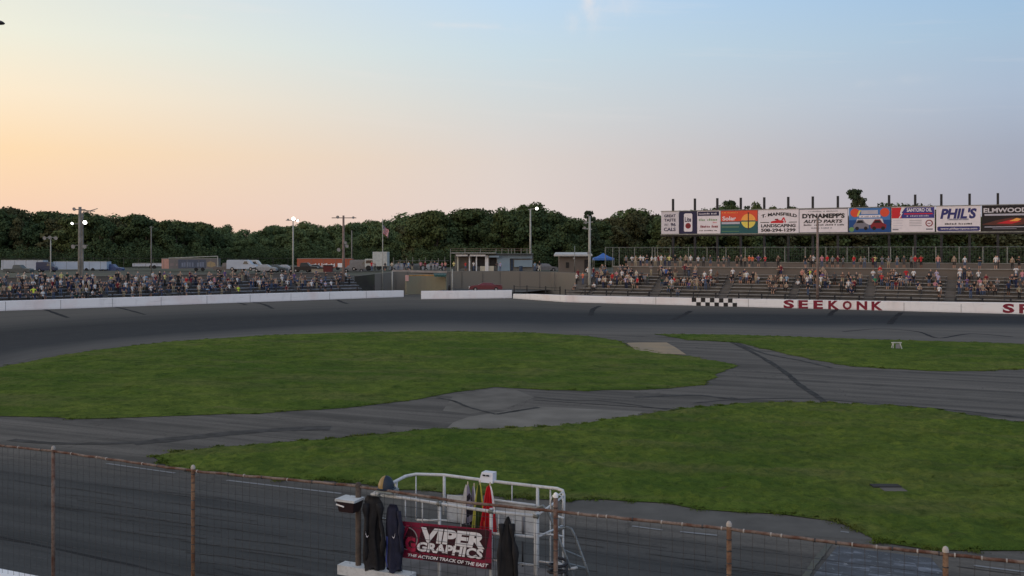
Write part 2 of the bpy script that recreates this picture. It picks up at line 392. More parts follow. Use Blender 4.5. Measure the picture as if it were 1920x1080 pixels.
ribbon(mb, gp([(1300, 756), (1400, 748), (1520, 748), (1640, 757), (1800, 770), (1930, 785)]), .22, m_rub2, .009)
ribbon(mb, gp([(1190, 745), (1300, 741), (1360, 747), (1378, 746)]), .35, m_rub2, .009)
ribbon(mb, gp([(250, 832), (340, 822), (440, 812), (540, 805), (620, 803)]), .85, m_rub2, .009)
ribbon(mb, gp([(20, 825), (120, 832), (250, 830), (360, 822)]), .4, m_rub2, .010)
ribbon(mb, gp([(820, 746), (850, 752), (880, 764), (930, 777)]), .18, m_rub, .009)
ribbon(mb, gp([(930, 777), (960, 772), (1010, 764)]), .25, m_rub, .012)
ribbon(mb, gp([(1000, 744), (1060, 750), (1130, 752), (1250, 768)]), .15, m_rub2, .009)
ribbon(mb, gp([(1000, 750), (1100, 757), (1180, 762), (1280, 768)]), .12, m_rub2, .011)
for y0 in (905, 922, 938, 950, 968, 982, 1000, 1015, 1030, 1046, 1060):   # long faint streaks of the front stretch
    for k_ in range(7):
        x0 = rnd.uniform(-50, 1850); ln = rnd.uniform(60, 260); yy = y0 + (x0 - 300) * .105 + rnd.uniform(-6, 6)
        if yy > 1120 or yy < 935 + (x0 - 600) * .08 + 8: continue
        ribbon(mb, gp([(x0, yy), (x0 + ln / 2, yy + ln * .062 + rnd.uniform(-2, 2)), (x0 + ln, yy + ln * .13)], 4), rnd.uniform(.02, .05), m_rub2 if rnd.random() < .6 else m_rub, .008 + .0007 * k_)
tag(mb.build('tyre_marks'), kind='structure')
m_con = mat('concrete_patch', (.165, .153, .134), .9, .2, .6, spec=.03, bump=.2)
m_con2 = mat('pale_asphalt_patch', (.132, .122, .108), .9, .2, .7, spec=.03)
m_tan = mat('tan_dirt_patch', (.42, .32, .21), .95, .25, .5, spec=.03, col2=(.24, .20, .15))
mb = MB()
mb.add([G(x, y, .004) for x, y in ((836, 804), (850, 792), (880, 781), (1010, 762), (1205, 772), (1190, 781), (1130, 788), (1060, 799), (960, 803))], [tuple(range(9))], m_con)
mb.add([G(x, y, .004) for x, y in ((850, 742), (925, 728), (968, 731), (1002, 745), (950, 765), (880, 776), (830, 770))], [tuple(range(7))], m_con2)
mb.add([G(x, y, .032) for x, y in ((1174, 643), (1200, 642), (1250, 642), (1268, 652), (1287, 665), (1240, 663), (1192, 656))], [tuple(range(7))], m_tan)
mb.add([G(x, y, .004) for x, y in ((1060, 936), (1200, 942), (1400, 964), (1560, 976), (1620, 1000), (1640, 1012), (1500, 1005), (1200, 978), (1070, 960))], [tuple(range(9))], mat('apron_asphalt', (.105, .100, .092), .9, .2, .9, spec=.03))
tag(mb.build('pavement_patches'), kind='structure')
# painted lines and the worn start line of the front stretch
m_wl = mat('worn_white_line', (.32, .33, .33), .8, .4, 3.0, col2=(.16, .16, .17))
mb = MB()
for q in ([(200, 869.5), (328, 887.5)], [(425, 901), (640, 926)], [(1185, 987), (1242, 994.5)], [(1275, 997.5), (1345, 1004.5)], [(1826, 1061), (1935, 1075)], [(1576, 997), (1592, 999)]):
    ribbon(mb, [G(*q[0]), G((q[0][0] + q[1][0]) / 2, (q[0][1] + q[1][1]) / 2), G(*q[1])], .10, m_wl, .012)
n = NT('worn_chequer_paint', .8)
vv = n.t.nodes.new('ShaderNodeTexChecker'); vv.inputs['Scale'].default_value = 1; 
mpn = n.t.nodes.new('ShaderNodeMapping'); n.put(mpn.inputs[0], n.uv); mpn.inputs['Scale'].default_value = (5, 9, 1); n.t.links.new(mpn.outputs[0], vv.inputs['Vector'])
vv.inputs['Color1'].default_value = (.20, .22, .26, 1); vv.inputs['Color2'].default_value = (.035, .037, .042, 1)
wear = n.noise(n.pos, 1, 6, .7, FR, (.8, 3.4, 1), .4)
c = n.mix(n.rng(wear, .38, .52), n.mix(.55, vv.outputs[0], (.10, .11, .13)), (.054, .058, .066))
c = n.mix(n.math('MULTIPLY', n.rng(n.noise(n.pos, 3.2, 6, .75, FR, (1, 2.5, 1), 1), .58, .64), .7), c, (.26, .28, .29))
m_chk = n.out(c)
A, B, C_, D = [Vector(G(x, y, .016)) for x, y in ((1570, 1024), (1745, 1046), (1800, 1110), (1500, 1110))]
rows = [[tuple(A.lerp(B, i / 6).lerp(D.lerp(C_, i / 6), j / 6)) for i in range(7)] for j in range(7)]
start = MB(); start.sheet(rows, m_chk); so = start.build('start_line'); tag(so, kind='structure')
uvl = so.data.uv_layers.new(name='UVMap'); k = 0
for p in so.data.polygons:
    for vi in p.vertices: j, i = divmod(vi, 7); uvl.data[k].uv = (i / 6, j / 6); k += 1
m_yl = mat('worn_yellow_line', (.17, .17, .12), .8, .5, 6.0, col2=(.06, .06, .06))
ribbon(mb, gp([(1556, 1018), (1545, 1034), (1530, 1052), (1512, 1080), (1500, 1100)]), .14, m_yl, .018)
tag(mb.build('painted_lines'), kind='structure')

# grass: three islands, each a sheet with thousands of tufts
n = NT('infield_grass', .98, .02)
g1 = n.noise(n.pos, .10, 5, .6, 0, (1, .8, 1)); g2 = n.noise(n.pos, .55, 6, .65); g3 = n.noise(n.pos, 5, 5, .7); g4 = n.noise(n.pos, .22, 4, .6, .2, (.5, 2.2, 1), .6)
c = n.mix(n.rng(g1, .40, .60), (.082, .132, .023), (.140, .182, .034))
c = n.mix(n.math('MULTIPLY', n.rng(g2, .42, .7), .7), c, (.042, .078, .016))
c = n.mix(n.math('MULTIPLY', n.rng(g4, .50, .66), .6), c, (.150, .150, .055))
c = n.mix(n.math('MULTIPLY', n.rng(n.noise(n.pos, 2.6, 4, .7), .48, .66), .5), c, (.034, .060, .014))
c = n.mix(n.math('MULTIPLY', n.rng(g3, .45, .7), .5), c, (.040, .062, .014))
c = n.mix(n.math('MULTIPLY', n.rng(n.noise(n.pos, 1, 6, .65, 0, (.25, 1.3, 1), .6), .52, .68), .6), c, (.044, .066, .018))
c = n.mix(n.math('MULTIPLY', n.rng(n.noise(n.pos, .9, 5, .7, 0, (.5, 1, 1), 1), .66, .76), .8), c, (.115, .090, .050))
n.bump(n.math('ADD', g3, g2), 1.0, .16)
m_gr = n.out(c)
DRN = G(1672, 921)
def grass(poly, z, dens, hmin, hmax, seed, ymax_dens):
    rs = np.random.RandomState(seed)
    P = [G(x, y) for x, y in poly]
    # uneven edge
    E = []
    for i in range(len(P)):
        a = Vector(P[i]); b = Vector(P[(i + 1) % len(P)]); k = max(1, int((b - a).length / .8))
        for j in range(k):
            q = a.lerp(b, j / k); E.append((q.x + rs.uniform(-.14, .14), q.y + rs.uniform(-.22, .22), z))
    from mathutils import noise as mn
    from mathutils.geometry import tessellate_polygon
    tri = tessellate_polygon([[Vector(p) for p in E]])
    ex = np.array([(p[0], p[1]) for p in E])
    x0, y0 = ex.min(0); x1, y1 = ex.max(0); x0, x1 = max(x0, -62), min(x1, 62)
    N = int((x1 - x0) * (y1 - y0) * dens * 1.0); pts = rs.uniform((x0, y0), (x1, y1), (N, 2))
    keep = rs.uniform(0, 1, N) < np.clip((ymax_dens / pts[:, 1]) ** 2, .05, 1); pts = pts[keep]
    inside = np.zeros(len(pts), bool); j = len(ex) - 1
    for i in range(len(ex)):
        xi, yi = ex[i]; xj, yj = ex[j]
        c_ = ((yi > pts[:, 1]) != (yj > pts[:, 1])) & (pts[:, 0] < (xj - xi) * (pts[:, 1] - yi) / (yj - yi + 1e-9) + xi); inside ^= c_; j = i
    pts = pts[inside & (np.abs(pts[:, 0]) < .56 * pts[:, 1])]
    # extra tufts along the edge
    ee = ex[rs.randint(0, len(ex), 5000 if seed == 3 else 2500)] + rs.normal(0, .12, (5000 if seed == 3 else 2500, 2)); pts = np.vstack([pts, ee])
    # lumpy turf: a fine height field over the sheet
    st = .19 if seed == 3 else .5; gx = np.arange(x0, x1, st); gy = np.arange(y0, y1, st if seed == 3 else .42); XX, YY = np.meshgrid(gx, gy)
    ins = np.zeros(XX.shape, bool); j = len(ex) - 1
    for i in range(len(ex)):
        xi, yi = ex[i]; xj, yj = ex[j]
        ins ^= ((yi > YY) != (yj > YY)) & (XX < (xj - xi) * (YY - yi) / (yj - yi + 1e-9) + xi); j = i
    ins &= np.abs(XX) < .57 * YY + 1
    def HF(xx, yy):
        h_ = mn.noise((xx * 1.1, yy * 1.1, seed)) * .45 + mn.noise((xx * 2.6, yy * 2.6, seed + 5)) * .45 + mn.noise((xx * 5.5, yy * 5.5, 7)) * .3 + mn.noise((xx * .35, yy * .35, 9)) * .35
        base = (.20 if seed == 3 else .20) * max(0, .35 + h_)
        if seed == 3: base *= min(1, max(0, (math.hypot((xx - DRN[0]) / 1.0, (yy - DRN[1] - .1) / .8) - .55) / .4))
        return base
    jx = rs.uniform(-.35, .35, XX.shape) * st; jy = rs.uniform(-.35, .35, XX.shape) * st
    ramp = ins.astype(float); cur = ins.copy(); K = 4
    for k_ in range(K):
        nx_ = cur.copy(); nx_[1:-1, 1:-1] &= cur[:-2, 1:-1] & cur[2:, 1:-1] & cur[1:-1, :-2] & cur[1:-1, 2:]; nx_[0] = nx_[-1] = False; nx_[:, 0] = nx_[:, -1] = False; cur = nx_; ramp += cur
    ramp = (ramp - 1) / K
    HV = {}; hv = []; hf = []
    for a_, b_ in zip(*np.nonzero(ins)):
        xx, yy = float(XX[a_, b_] + jx[a_, b_]), float(YY[a_, b_] + jy[a_, b_])
        rp = ramp[a_, b_]
        HV[(a_, b_)] = len(hv); hv.append((xx, yy, z + (-.006 if rp == 0 else rp * (.012 + HF(xx, yy) + rs.uniform(0, .02)))))
    for (a_, b_) in HV:
        q = [(a_, b_), (a_, b_ + 1), (a_ + 1, b_ + 1), (a_ + 1, b_)]
        if all(k_ in HV for k_ in q): hf.append(tuple(HV[k_] for k_ in q))
    ci = np.clip(((pts[:, 0] - x0) / st).round().astype(int), 0, len(gx) - 1); cj = np.clip(((pts[:, 1] - y0) / (gy[1] - gy[0])).round().astype(int), 0, len(gy) - 1); RP = ramp[cj, ci] * .9; RP[RP < 0] = 0
    n_ = len(pts); a = rs.uniform(0, 6.283, (n_, 3)); hh = rs.uniform(hmin, hmax, (n_, 3)) * (.6 + .8 * (np.sin(pts[:, 0] * .9 + 1.3 * np.sin(pts[:, 1] * .7)) * .5 + .5))[:, None]
    vs = np.zeros((n_, 3, 3, 3)); w = hh * .45
    for k in range(3):
        dx, dy = np.cos(a[:, k]), np.sin(a[:, k]); cx = pts[:, 0] + rs.uniform(-.07, .07, n_); cy = pts[:, 1] + rs.uniform(-.07, .07, n_)
        vs[:, k, 0] = np.stack([cx - dx * w[:, k], cy - dy * w[:, k], np.full(n_, z)], 1)
        vs[:, k, 1] = np.stack([cx + dx * w[:, k], cy + dy * w[:, k], np.full(n_, z)], 1)
        vs[:, k, 2] = np.stack([cx + rs.uniform(-.06, .06, n_), cy + rs.uniform(-.06, .06, n_), z + hh[:, k]], 1)
    vs = vs.reshape(-1, 3); base = len(E); fs = [tuple(t) for t in tri]
    allv = np.vstack([np.array(E), vs]); lift = np.repeat([rmp * HF(float(px_), float(py_)) for (px_, py_), rmp in zip(pts, RP)], 9); vs[:, 2] += lift; T = np.arange(base, base + len(vs)).reshape(-1, 3)
    me = bpy.data.meshes.new('grass'); me.from_pydata(allv.tolist(), [], fs + T.tolist()); me.materials.append(m_gr); me.update()
    # tessellated sheet must face up
    b0 = len(me.vertices); me2 = bpy.data.meshes.new('grass')
    me2.from_pydata(allv.tolist() + hv, [], fs + T.tolist() + [tuple(q + b0 for q in f) for f in hf]); me2.materials.append(m_gr); me2.update(); bpy.data.meshes.remove(me)
    o = bpy.data.objects.new('grass', me2); COL.objects.link(o); return o
GA = [(-300, 745), (-80, 706), (0, 690), (20, 685), (60, 677), (110, 667), (180, 657), (250, 648), (330, 640), (480, 630), (640, 624), (820, 621), (1000, 624), (1100, 630), (1165, 640), (1178, 650), (1240, 662), (1290, 668), (1340, 677), (1385, 686), (1350, 700), (1322, 723), (1200, 732), (1100, 733), (1000, 731), (930, 727), (860, 735), (760, 752), (640, 766), (480, 776), (300, 782), (130, 785), (0, 780), (-300, 772)]
GB = [(1228, 626.5), (1300, 627), (1380, 628), (1480, 631), (1640, 637), (1760, 640), (1920, 645), (2250, 654), (2250, 704), (2050, 694), (1920, 692), (1840, 696), (1740, 696), (1600, 688), (1510, 672), (1440, 656), (1380, 642), (1290, 638)]
GC = [(284, 858), (330, 848), (400, 841), (480, 834), (620, 823), (740, 813), (820, 803), (850, 806), (960, 804), (1060, 799), (1130, 788), (1190, 781), (1280, 766), (1380, 757), (1480, 755), (1560, 756), (1660, 760), (1760, 769), (1920, 793), (2200, 840), (2300, 870), (2300, 1060), (1920, 1030), (1826, 1037), (1741, 1031), (1640, 1014), (1604, 992), (1557, 976), (1454, 967), (1313, 954), (1180, 941), (1060, 937), (1000, 938), (900, 927), (740, 917), (600, 903), (480, 893), (360, 882), (300, 868)]
tag(grass(GA, .020, .6, .02, .045, 1, 70), 'mown green grass island of the infield beside the far turn', 'grass', kind='stuff')
tag(grass(GB, .020, .6, .02, .045, 2, 70), 'narrow grass island along the back stretch', 'grass', kind='stuff')
tag(grass(GC, .022, 70.0, .018, .055, 3, 28), 'large lumpy green grass island nearest the front fence', 'grass', kind='stuff')

LW = None
# raised pit ground behind the turn and the stands
fe = [L.P(-75, 8.4), L.P(-45, 8.4), L.P(-20, 8.4), L.P(-3, 8.6), (-19.5, 163, 0), (-11.5, 165.5, 0), (-2, 165, 0), (6.5, 161, 0), R.P(-12, 14.5), R.P(5, 15.2), R.P(30, 15.2), R.P(80, 15.2)]
fz = [2.9, 2.9, 2.9, 3.1, 3.6, 3.6, 3.6, 3.6, 3.6, 4.0, 4.0, 4.0]
rows = []
for k, q in enumerate((0, .02, .05, .1, .2, .4, 1)):
    row = []
    for i, (p, z) in enumerate(zip(fe, fz)):
        far = (p[0] * 6 if abs(p[0]) > 12 else p[0] * 3, 900, 0)
        row.append((p[0] + (far[0] - p[0]) * q, p[1] + (far[1] - p[1]) * q, z + min(1, q * 3) * (2.2 - z) * .35 + (rnd.uniform(-.1, .1) if k else 0)))
    rows.append(row)
mb = MB(); mb.sheet([[(p[0], p[1], -.05) for p in rows[0]]] + rows, mat('pit_ground', (.060, .055, .048), .95, .35, .15, col2=(.07, .08, .05)))
tag(mb.build('terrain'), kind='structure')
mb = MB(); pts = [G(793, 559.0), G(960, 557), (1.5, 150, 0), (3.5, 154, 0), (6.3, 160.3, 0), (-2, 164.3, 0), (-11, 164.8, 0)]
mb.add([(p[0] + (0.6 if i == 0 else 0), p[1] + .6, .72) for i, p in enumerate(pts)] , [tuple(range(7))], mat('apron_gravel', (.075, .072, .068), .95, .25, .7))
tag(mb.build('outer_apron'), kind='structure')

# ------------------------------------------------------------------ concrete walls
def white_wall_mat(name, col, stain):
    n = NT(name, .7, .3); a = n.noise(n.pos, .25, 5); b_ = n.noise(n.pos, 1.2, 6, .6, 0, (1, 1, .3))
    c = n.mix(n.rng(a, .5, .7), col, stain); c = n.mix(n.math('MULTIPLY', n.rng(b_, .55, .75), .35), c, tuple(v * .6 for v in col)); 
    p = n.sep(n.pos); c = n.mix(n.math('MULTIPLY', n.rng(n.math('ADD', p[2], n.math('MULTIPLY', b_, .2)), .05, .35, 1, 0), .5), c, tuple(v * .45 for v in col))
    sc_ = n.noise(n.pos, 1, 5, .7, 0, (.5, .5, 7), .4); c = n.mix(n.math('MULTIPLY', n.rng(sc_, .58, .72), .35), c, (.10, .10, .105)); n.bump(b_, .2, .02); return n.out(c)
m_ww = white_wall_mat('white_painted_concrete', (.78, .78, .79), (.74, .66, .65))
m_conc = mat('grey_concrete', (.20, .185, .165), .9, .22, .35, col2=(.15, .145, .13), bump=.3)
m_conc_d = mat('dark_concrete', (.115, .11, .105), .9, .25, .5)
m_conc_p = mat('brown_block_wall', (.17, .14, .12), .9, .18, .5, col2=(.14, .125, .11), bump=.2)
m_lip = mat('wall_cap', (.24, .225, .20), .85, .2, 1.0)
def wall(name, pts, hs, thick, mt, label, parent=None, z0=-.02, cap=None):
    mb = MB() ; k = len(pts); top = []
    N = []
    for i in range(k):
        d = Vector(pts[min(i + 1, k - 1)]) - Vector(pts[max(i - 1, 0)]); d.normalize(); N.append(Vector((-d.y, d.x, 0)))
    vs = []
    for i, p in enumerate(pts):
        q = Vector(p) + N[i] * thick
        vs += [(p[0], p[1], z0), (p[0], p[1], hs[i] - .04), (p[0] + N[i].x * .04, p[1] + N[i].y * .04, hs[i]), (q.x, q.y, hs[i]), (q.x, q.y, z0)]
    fs = []
    for i in range(k - 1):
        for j in range(4): fs.append((i * 5 + j, (i + 1) * 5 + j, (i + 1) * 5 + j + 1, i * 5 + j + 1))
    fs += [(0, 1, 2, 3, 4), tuple((k - 1) * 5 + j for j in (4, 3, 2, 1, 0))]
    mb.add(vs, fs, mt); o = mb.build(name, parent); 
    if label: tag(o, label, 'wall')
    return o
lp = [L.P(s, 0) for s in (-95, -75, -58, -40, -20, -8, 0)]
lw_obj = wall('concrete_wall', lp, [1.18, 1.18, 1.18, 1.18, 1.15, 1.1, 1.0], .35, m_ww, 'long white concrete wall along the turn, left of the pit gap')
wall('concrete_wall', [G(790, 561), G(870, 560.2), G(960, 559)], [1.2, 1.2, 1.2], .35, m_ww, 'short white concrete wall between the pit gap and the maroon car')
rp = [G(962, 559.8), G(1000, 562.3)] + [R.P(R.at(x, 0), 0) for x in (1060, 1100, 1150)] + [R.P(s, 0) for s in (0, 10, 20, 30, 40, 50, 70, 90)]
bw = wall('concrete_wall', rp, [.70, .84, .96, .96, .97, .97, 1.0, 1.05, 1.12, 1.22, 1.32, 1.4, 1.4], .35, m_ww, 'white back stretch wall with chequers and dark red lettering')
m_jt = mat('wall_joint', (.16, .155, .15), .9, .2, spec=.05)
for ow, LN_, rng_ in ((bw, R, np.arange(2.2, 60, 6.1)), (lw_obj, L, np.arange(-92, -1, 6.1))):
    mb = MB()
    for s in rng_: mb.bar(LN_.P(s, -.004, 0), LN_.P(s, -.004, 1.08 if LN_ is L else .98), .05, .012, m_jt)
    mb.build('joint', ow)
m_red = mat('dark_red_paint', (.19, .012, .03), .6, .2, 4); m_blk = mat('black_paint', (.015, .015, .017), .6, .2, 4); m_wht = mat('white_paint', (.72, .72, .72), .6, .08, 3)
wn_ = (-R.n[0], -R.n[1], 0)
mb = MB()
def wall_rect(x0, y0, x1, y1, mt, off=.01):
    for_ = []
    for x, y in ((x0, y1), (x1, y1), (x1, y0), (x0, y0)):
        p = R.px(x, -off, 0); z = H - (y - HY) / F * p[1]; for_.append((p[0], p[1], z))
    mb.add(for_, [(0, 1, 2, 3)], mt)
for j in range(10):
    x = 1297 + 8.5 * j; ty = 558.3 + (x - 1297) * .022
    (wall_rect)(x, ty, x + 8.5, ty + 8, m_blk if j % 2 == 0 else m_wht); wall_rect(x, ty + 8, x + 8.5, ty + 16, m_wht if j % 2 == 0 else m_blk)
wall_rect(1297 + 85, 568, 1297 + 81 + 6, 576, m_blk) if False else None
mb.build('chequered_band', bw)
mb = MB(); LET = [('S', 1469, 1489), ('E', 1497, 1515), ('E', 1525, 1543), ('K', 1553, 1573), ('O', 1580, 1597), ('N', 1606, 1626), ('K', 1634, 1655), ('S', 1880, 1902), ('P', 1911, 1931), ('E', 1941, 1960), ('E', 1970, 1989), ('D', 2000, 2021)]
for ch, x0, x1 in LET:
    vs, fs = text_geo(ch, .045); yt = 562.2 + (x0 - 1470) * .0175; yb = yt + 16 + (x0 - 1470) * .004
    out = []
    for u, v_ in vs:
        p = R.px(x0 + (x1 - x0) * u, -.012, 0); y = yb + (yt - yb) * v_; out.append((p[0], p[1], H - (y - HY) / F * p[1]))
    mb.add(out, fs, m_red)
mb.build('lettering', bw)

# retaining wall of the pits, in lengths
rw = wall('retaining_wall', [L.P(-5, 8.2), (-19.5, 162.6, 0), (-11.5, 165.1, 0), (-2, 164.6, 0), (6.4, 160.7, 0), R.P(-12.5, 13)], [3.0, 3.62, 3.66, 3.66, 3.66, 3.66], .3, m_conc, 'high grey concrete retaining wall under the pit terrace behind the gap')
mb = MB()
for i, px_ in enumerate((742, 764, 843, 866, 905, 938, 975, 1012, 1040)):
    u = (px_ - 960) / F; Y = lerp_px([(690, 161), (745, 162.6), (832, 165.1), (938, 164.6), (1033, 160.7), (1050, 156)], px_) - .05
    mb.box((u * Y, Y, .7), (.12, .05, 2.9), m_conc_d)
mb.build('joint', rw)
# curved tunnel wing wall with a tarpaulin on top
m_tanw = mat('olive_tan_concrete', (.30, .26, .18), .9, .2, .5, col2=(.23, .22, .15))
cw = []
for k in range(9):
    t = k / 8; x = 762 + 74 * t; Y = 158.5 + 3.2 * math.sin(t * 3.14) * .6 + 1.5 * t; cw.append(((x - 960) / F * Y, Y, 0))
w2 = wall('tunnel_wing_wall', cw, [3.15, 3.18, 3.2, 3.2, 3.2, 3.2, 3.15, 3.1, 3.0], .3, m_tanw, 'curved tan concrete wing wall of the pit tunnel with orange edge')
mb = MB(); mb.sheet([[(p[0], p[1] - .03, 2.98) for p in cw], [(p[0], p[1] - .03, 3.14) for p in cw]], mat('orange_edge', (.42, .21, .06), .8, .3, 2)); mb.build('orange_edge', w2)
mb = MB(); p = cw[0]; mb.box((p[0] + .1, p[1] - .1, 2.2), (.55, .06, .95), mat('pink_board', (.5, .3, .28), .8, .1)); mb.build('pink_board', w2)
mb = MB(); pts = [W(815, 512, 158), W(836, 513, 158), W(833, 519, 157), W(818, 518, 157)]
for i in range(4): pts[i] = (pts[i][0], pts[i][1], pts[i][2])
mb.sheet([[W(813 + 3 * i, 512 + .4 * (i % 2), 160.5) for i in range(9)], [W(813 + 3 * i, 515 + .8 * (i % 2), 157.8) for i in range(9)], [W(815 + 2.6 * i, 518.5 + .6 * (i % 2), 157.6) for i in range(9)]], mat('dark_green_tarp', (.012, .05, .04), .6, .3, 3)); 
tag(mb.build('tarpaulin'), 'dark green tarpaulin draped over the end of the curved tan wall', 'tarpaulin')

# ------------------------------------------------------------------ terraces, benches, guard rails
ROW = lambda i: (2.0 + .8 * i, .55 + .42 * i)
m_alu = mat('weathered_bench', (.24, .235, .22), .6, .25, 2.0, metal=.1); m_alu2 = mat('blue_grey_bench', (.21, .23, .26), .6, .25, 2.0, metal=.1)
m_steel_d = mat('dark_steel', (.03, .03, .032), .6, .3, 3, metal=.3); m_galv = mat('galvanised_steel', (.20, .21, .20), .5, .2, 3, metal=.5)
ORD = ['first', 'second', 'third', 'fourth', 'fifth', 'sixth', 'seventh', 'eighth', 'ninth', 'tenth', 'eleventh', 'twelfth', 'thirteenth', 'fourteenth', 'fifteenth', 'sixteenth', 'seventeenth', 'eighteenth', 'nineteenth', 'twentieth']
ORD += ['twenty-' + o for o in ORD[:9]] + ['thirtieth'] + ['thirty-' + o for o in ORD[:9]]
def terrace(LN, s0, s1, nrow, label, mt, topt):
    mb = MB(); prof = [(1.4, -.02), (1.4, .55)]
    for i in range(nrow):
        t, z = ROW(i); prof.append((t + .45, z)); 
        if i < nrow - 1: prof.append((t + .45, z + .42))
    prof.append((topt, prof[-1][1])); prof.append((topt, -.02))
    vs = [LN.P(s0, t, z) for t, z in prof] + [LN.P(s1, t, z) for t, z in prof]; k = len(prof)
    mb.add(vs, [(i, i + 1, k + i + 1, k + i) for i in range(k - 1)] + [tuple(range(k)), tuple(range(2 * k - 1, k - 1, -1))], mt)
    return tag(mb.build('concrete_terrace'), label, 'terrace')
terrace(R, R.at(1056, 1.4), 92, 8, 'stepped concrete terrace of the back stretch stand under the benches', m_conc_d, 8.5)
terrace(L, -95, L.at(690, 1.4), 6, 'stepped dark terrace of the turn stand left of the gap', m_conc_d, 8.4)
def bleacher(LN, s0, s1, nrow, label, mt, group, slope=0):
    o = LN.P((s0 + s1) / 2, 2, 0); t = thing('bleacher', label, 'bleacher', o, group); fr = MB()
    for i in range(nrow):
        tt, z = ROW(i); a0 = s0 + (slope * i if slope else 0); mb = MB()
        if a0 > s1 - 1: break
        mb.bar(LN.P(a0, tt + .27, z + .42), LN.P(s1, tt + .27, z + .42), .28, .05, mt); mb.build('seat', t)
        mb = MB(); mb.bar(LN.P(a0, tt - .12, z + .045), LN.P(s1, tt - .12, z + .045), .24, .04, mt); mb.build('footboard', t)
    for s in np.linspace(s0 + .1, s1 - .1, 4):
        i0 = 0 if not slope else max(0, min(nrow - 2, int((nrow * slope - (s1 - s)) * 0)))
        mb = MB(); mb.bar(LN.P(s, ROW(i0)[0] + .27, ROW(i0)[1] + .36), LN.P(s, ROW(nrow - 1)[0] + .27, ROW(nrow - 1)[1] + .36), .06, .08, m_steel_d)
        if slope and s < s1 - 1.5: continue
        mb.build('support', t)
    return t
SEC = [(1062, 1099), (1106, 1214), (1231, 1344), (1360, 1476), (1490, 1617), (1636, 1770), (1790, 1932)]
for i, (x0, x1) in enumerate(SEC):
    bleacher(R, R.at(x0, 2), R.at(x1, 2), 8, f'{ORD[i]} block of aluminium benches from the left in the back stretch stand', m_alu, 'bench blocks of the back stretch stand', slope=.55 if i == 0 else 0)
LSEC = [(-30, 78), (88, 196), (206, 316), (326, 438), (448, 560), (570, 684)]
for i, (x0, x1) in enumerate(LSEC):
    bleacher(L, L.at(x0, 2), L.at(x1, 2), 6, f'{ORD[i]} block of blue grey benches from the left in the turn stand', m_alu2, 'bench blocks of the turn stand')
lw = wall('parapet_wall', [L.P(-95, 8.35), L.P(-50, 8.35), L.P(L.at(640, 8.35), 8.35)], [3.65, 3.65, 3.65], .3, m_conc_p, 'brown concrete parapet wall behind the crowd of the turn stand', z0=1.0)
mb = MB(); mb.bar(L.P(-95, 8.45, 3.72), L.P(L.at(640, 8.35), 8.45, 3.72), .4, .1, m_conc); mb.build('cap', lw)
# walkway above the back stretch stand
mb = MB(); s0, s1 = R.at(1150, 8.5), 92
dk = thing('walkway', 'raised concrete walkway with brown front wall above the back stretch benches', 'walkway', R.P(s0, 8.5, 0))
mb.add([R.P(s0, 8.5, 0), R.P(s1, 8.5, 0), R.P(s1, 8.5, 4.78), R.P(s0, 8.5, 4.78), R.P(s0, 15.2, 0), R.P(s1, 15.2, 0), R.P(s1, 15.2, 4.78), R.P(s0, 15.2, 4.78)], [(0, 1, 2, 3), (5, 4, 7, 6), (3, 2, 6, 7), (1, 5, 6, 2), (4, 0, 3, 7)], m_conc_p); mb.build('front_wall', dk)
mb = MB(); mb.bar(R.P(s0, 8.52, 4.85), R.P(s1, 8.52, 4.85), .3, .12, m_lip); mb.build('wall_cap', dk)
mb = MB(); 
mb.bar(R.P(s0, 14.0, 5.12), R.P(s1, 14.0, 5.12), .3, .66, m_conc_p); mb.build('rear_kerb_wall', dk)
mb = MB(); mb.bar(R.P(s0, 13.98, 5.50), R.P(s1, 13.98, 5.50), .38, .08, m_lip); mb.build('rear_kerb_cap', dk)
for i, x in enumerate((1215, 1345, 1478, 1620, 1772)):       # steps up the aisles
    pass
# low guard fences behind the walls: black posts, thin rails
def guard(LN, ss, label, ztop, t=.8, mt=m_steel_d, z0=0):
    o = LN.P(ss[0], t, z0); g = thing('guard_fence', label, 'fence', o)
    for s in ss:
        mb = MB(); mb.bar(LN.P(s, t, z0), LN.P(s, t, ztop), .16, .16, mt); mb.build('post', g)
    for z in (ztop - .08, ztop - .42):
        mb = MB(); mb.tube([LN.P(ss[0], t, z), LN.P(ss[-1], t, z)], .03, mt, 6); mb.build('rail', g)
guard(R, [R.at(x, .8) for x in (1060, 1097, 1137, 1177, 1217, 1258, 1300, 1342, 1385, 1428, 1472, 1518, 1565, 1611, 1660, 1708, 1760, 1792, 1842, 1895, 1945)], 'low black post and rail fence in front of the back stretch benches', 1.72)
guard(L, [L.at(x, .8) for x in (-20, 27, 74, 120, 166, 211, 256, 300, 345, 389, 432, 475, 518, 560, 600, 637, 670, 702)], 'low black post and rail fence in front of the turn benches', 1.85)
mb = MB()
# fence right of the maroon car
g = thing('guard_fence', 'short black post fence between the maroon car and the benches', 'fence', G(965, 559))
pp = [((x - 960) / F * Y, Y) for x, Y in ((964, 147.5), (988, 146.5), (1023, 144), (1050, 142))]
for x, y in pp: mb = MB(); mb.bar((x, y, .5), (x, y, 1.9), .17, .17, m_steel_d); mb.build('post', g)
for z in (1.3, 1.7): mb = MB(); mb.tube([(x, y, z) for x, y in pp], .03, m_steel_d, 6); mb.build('rail', g)

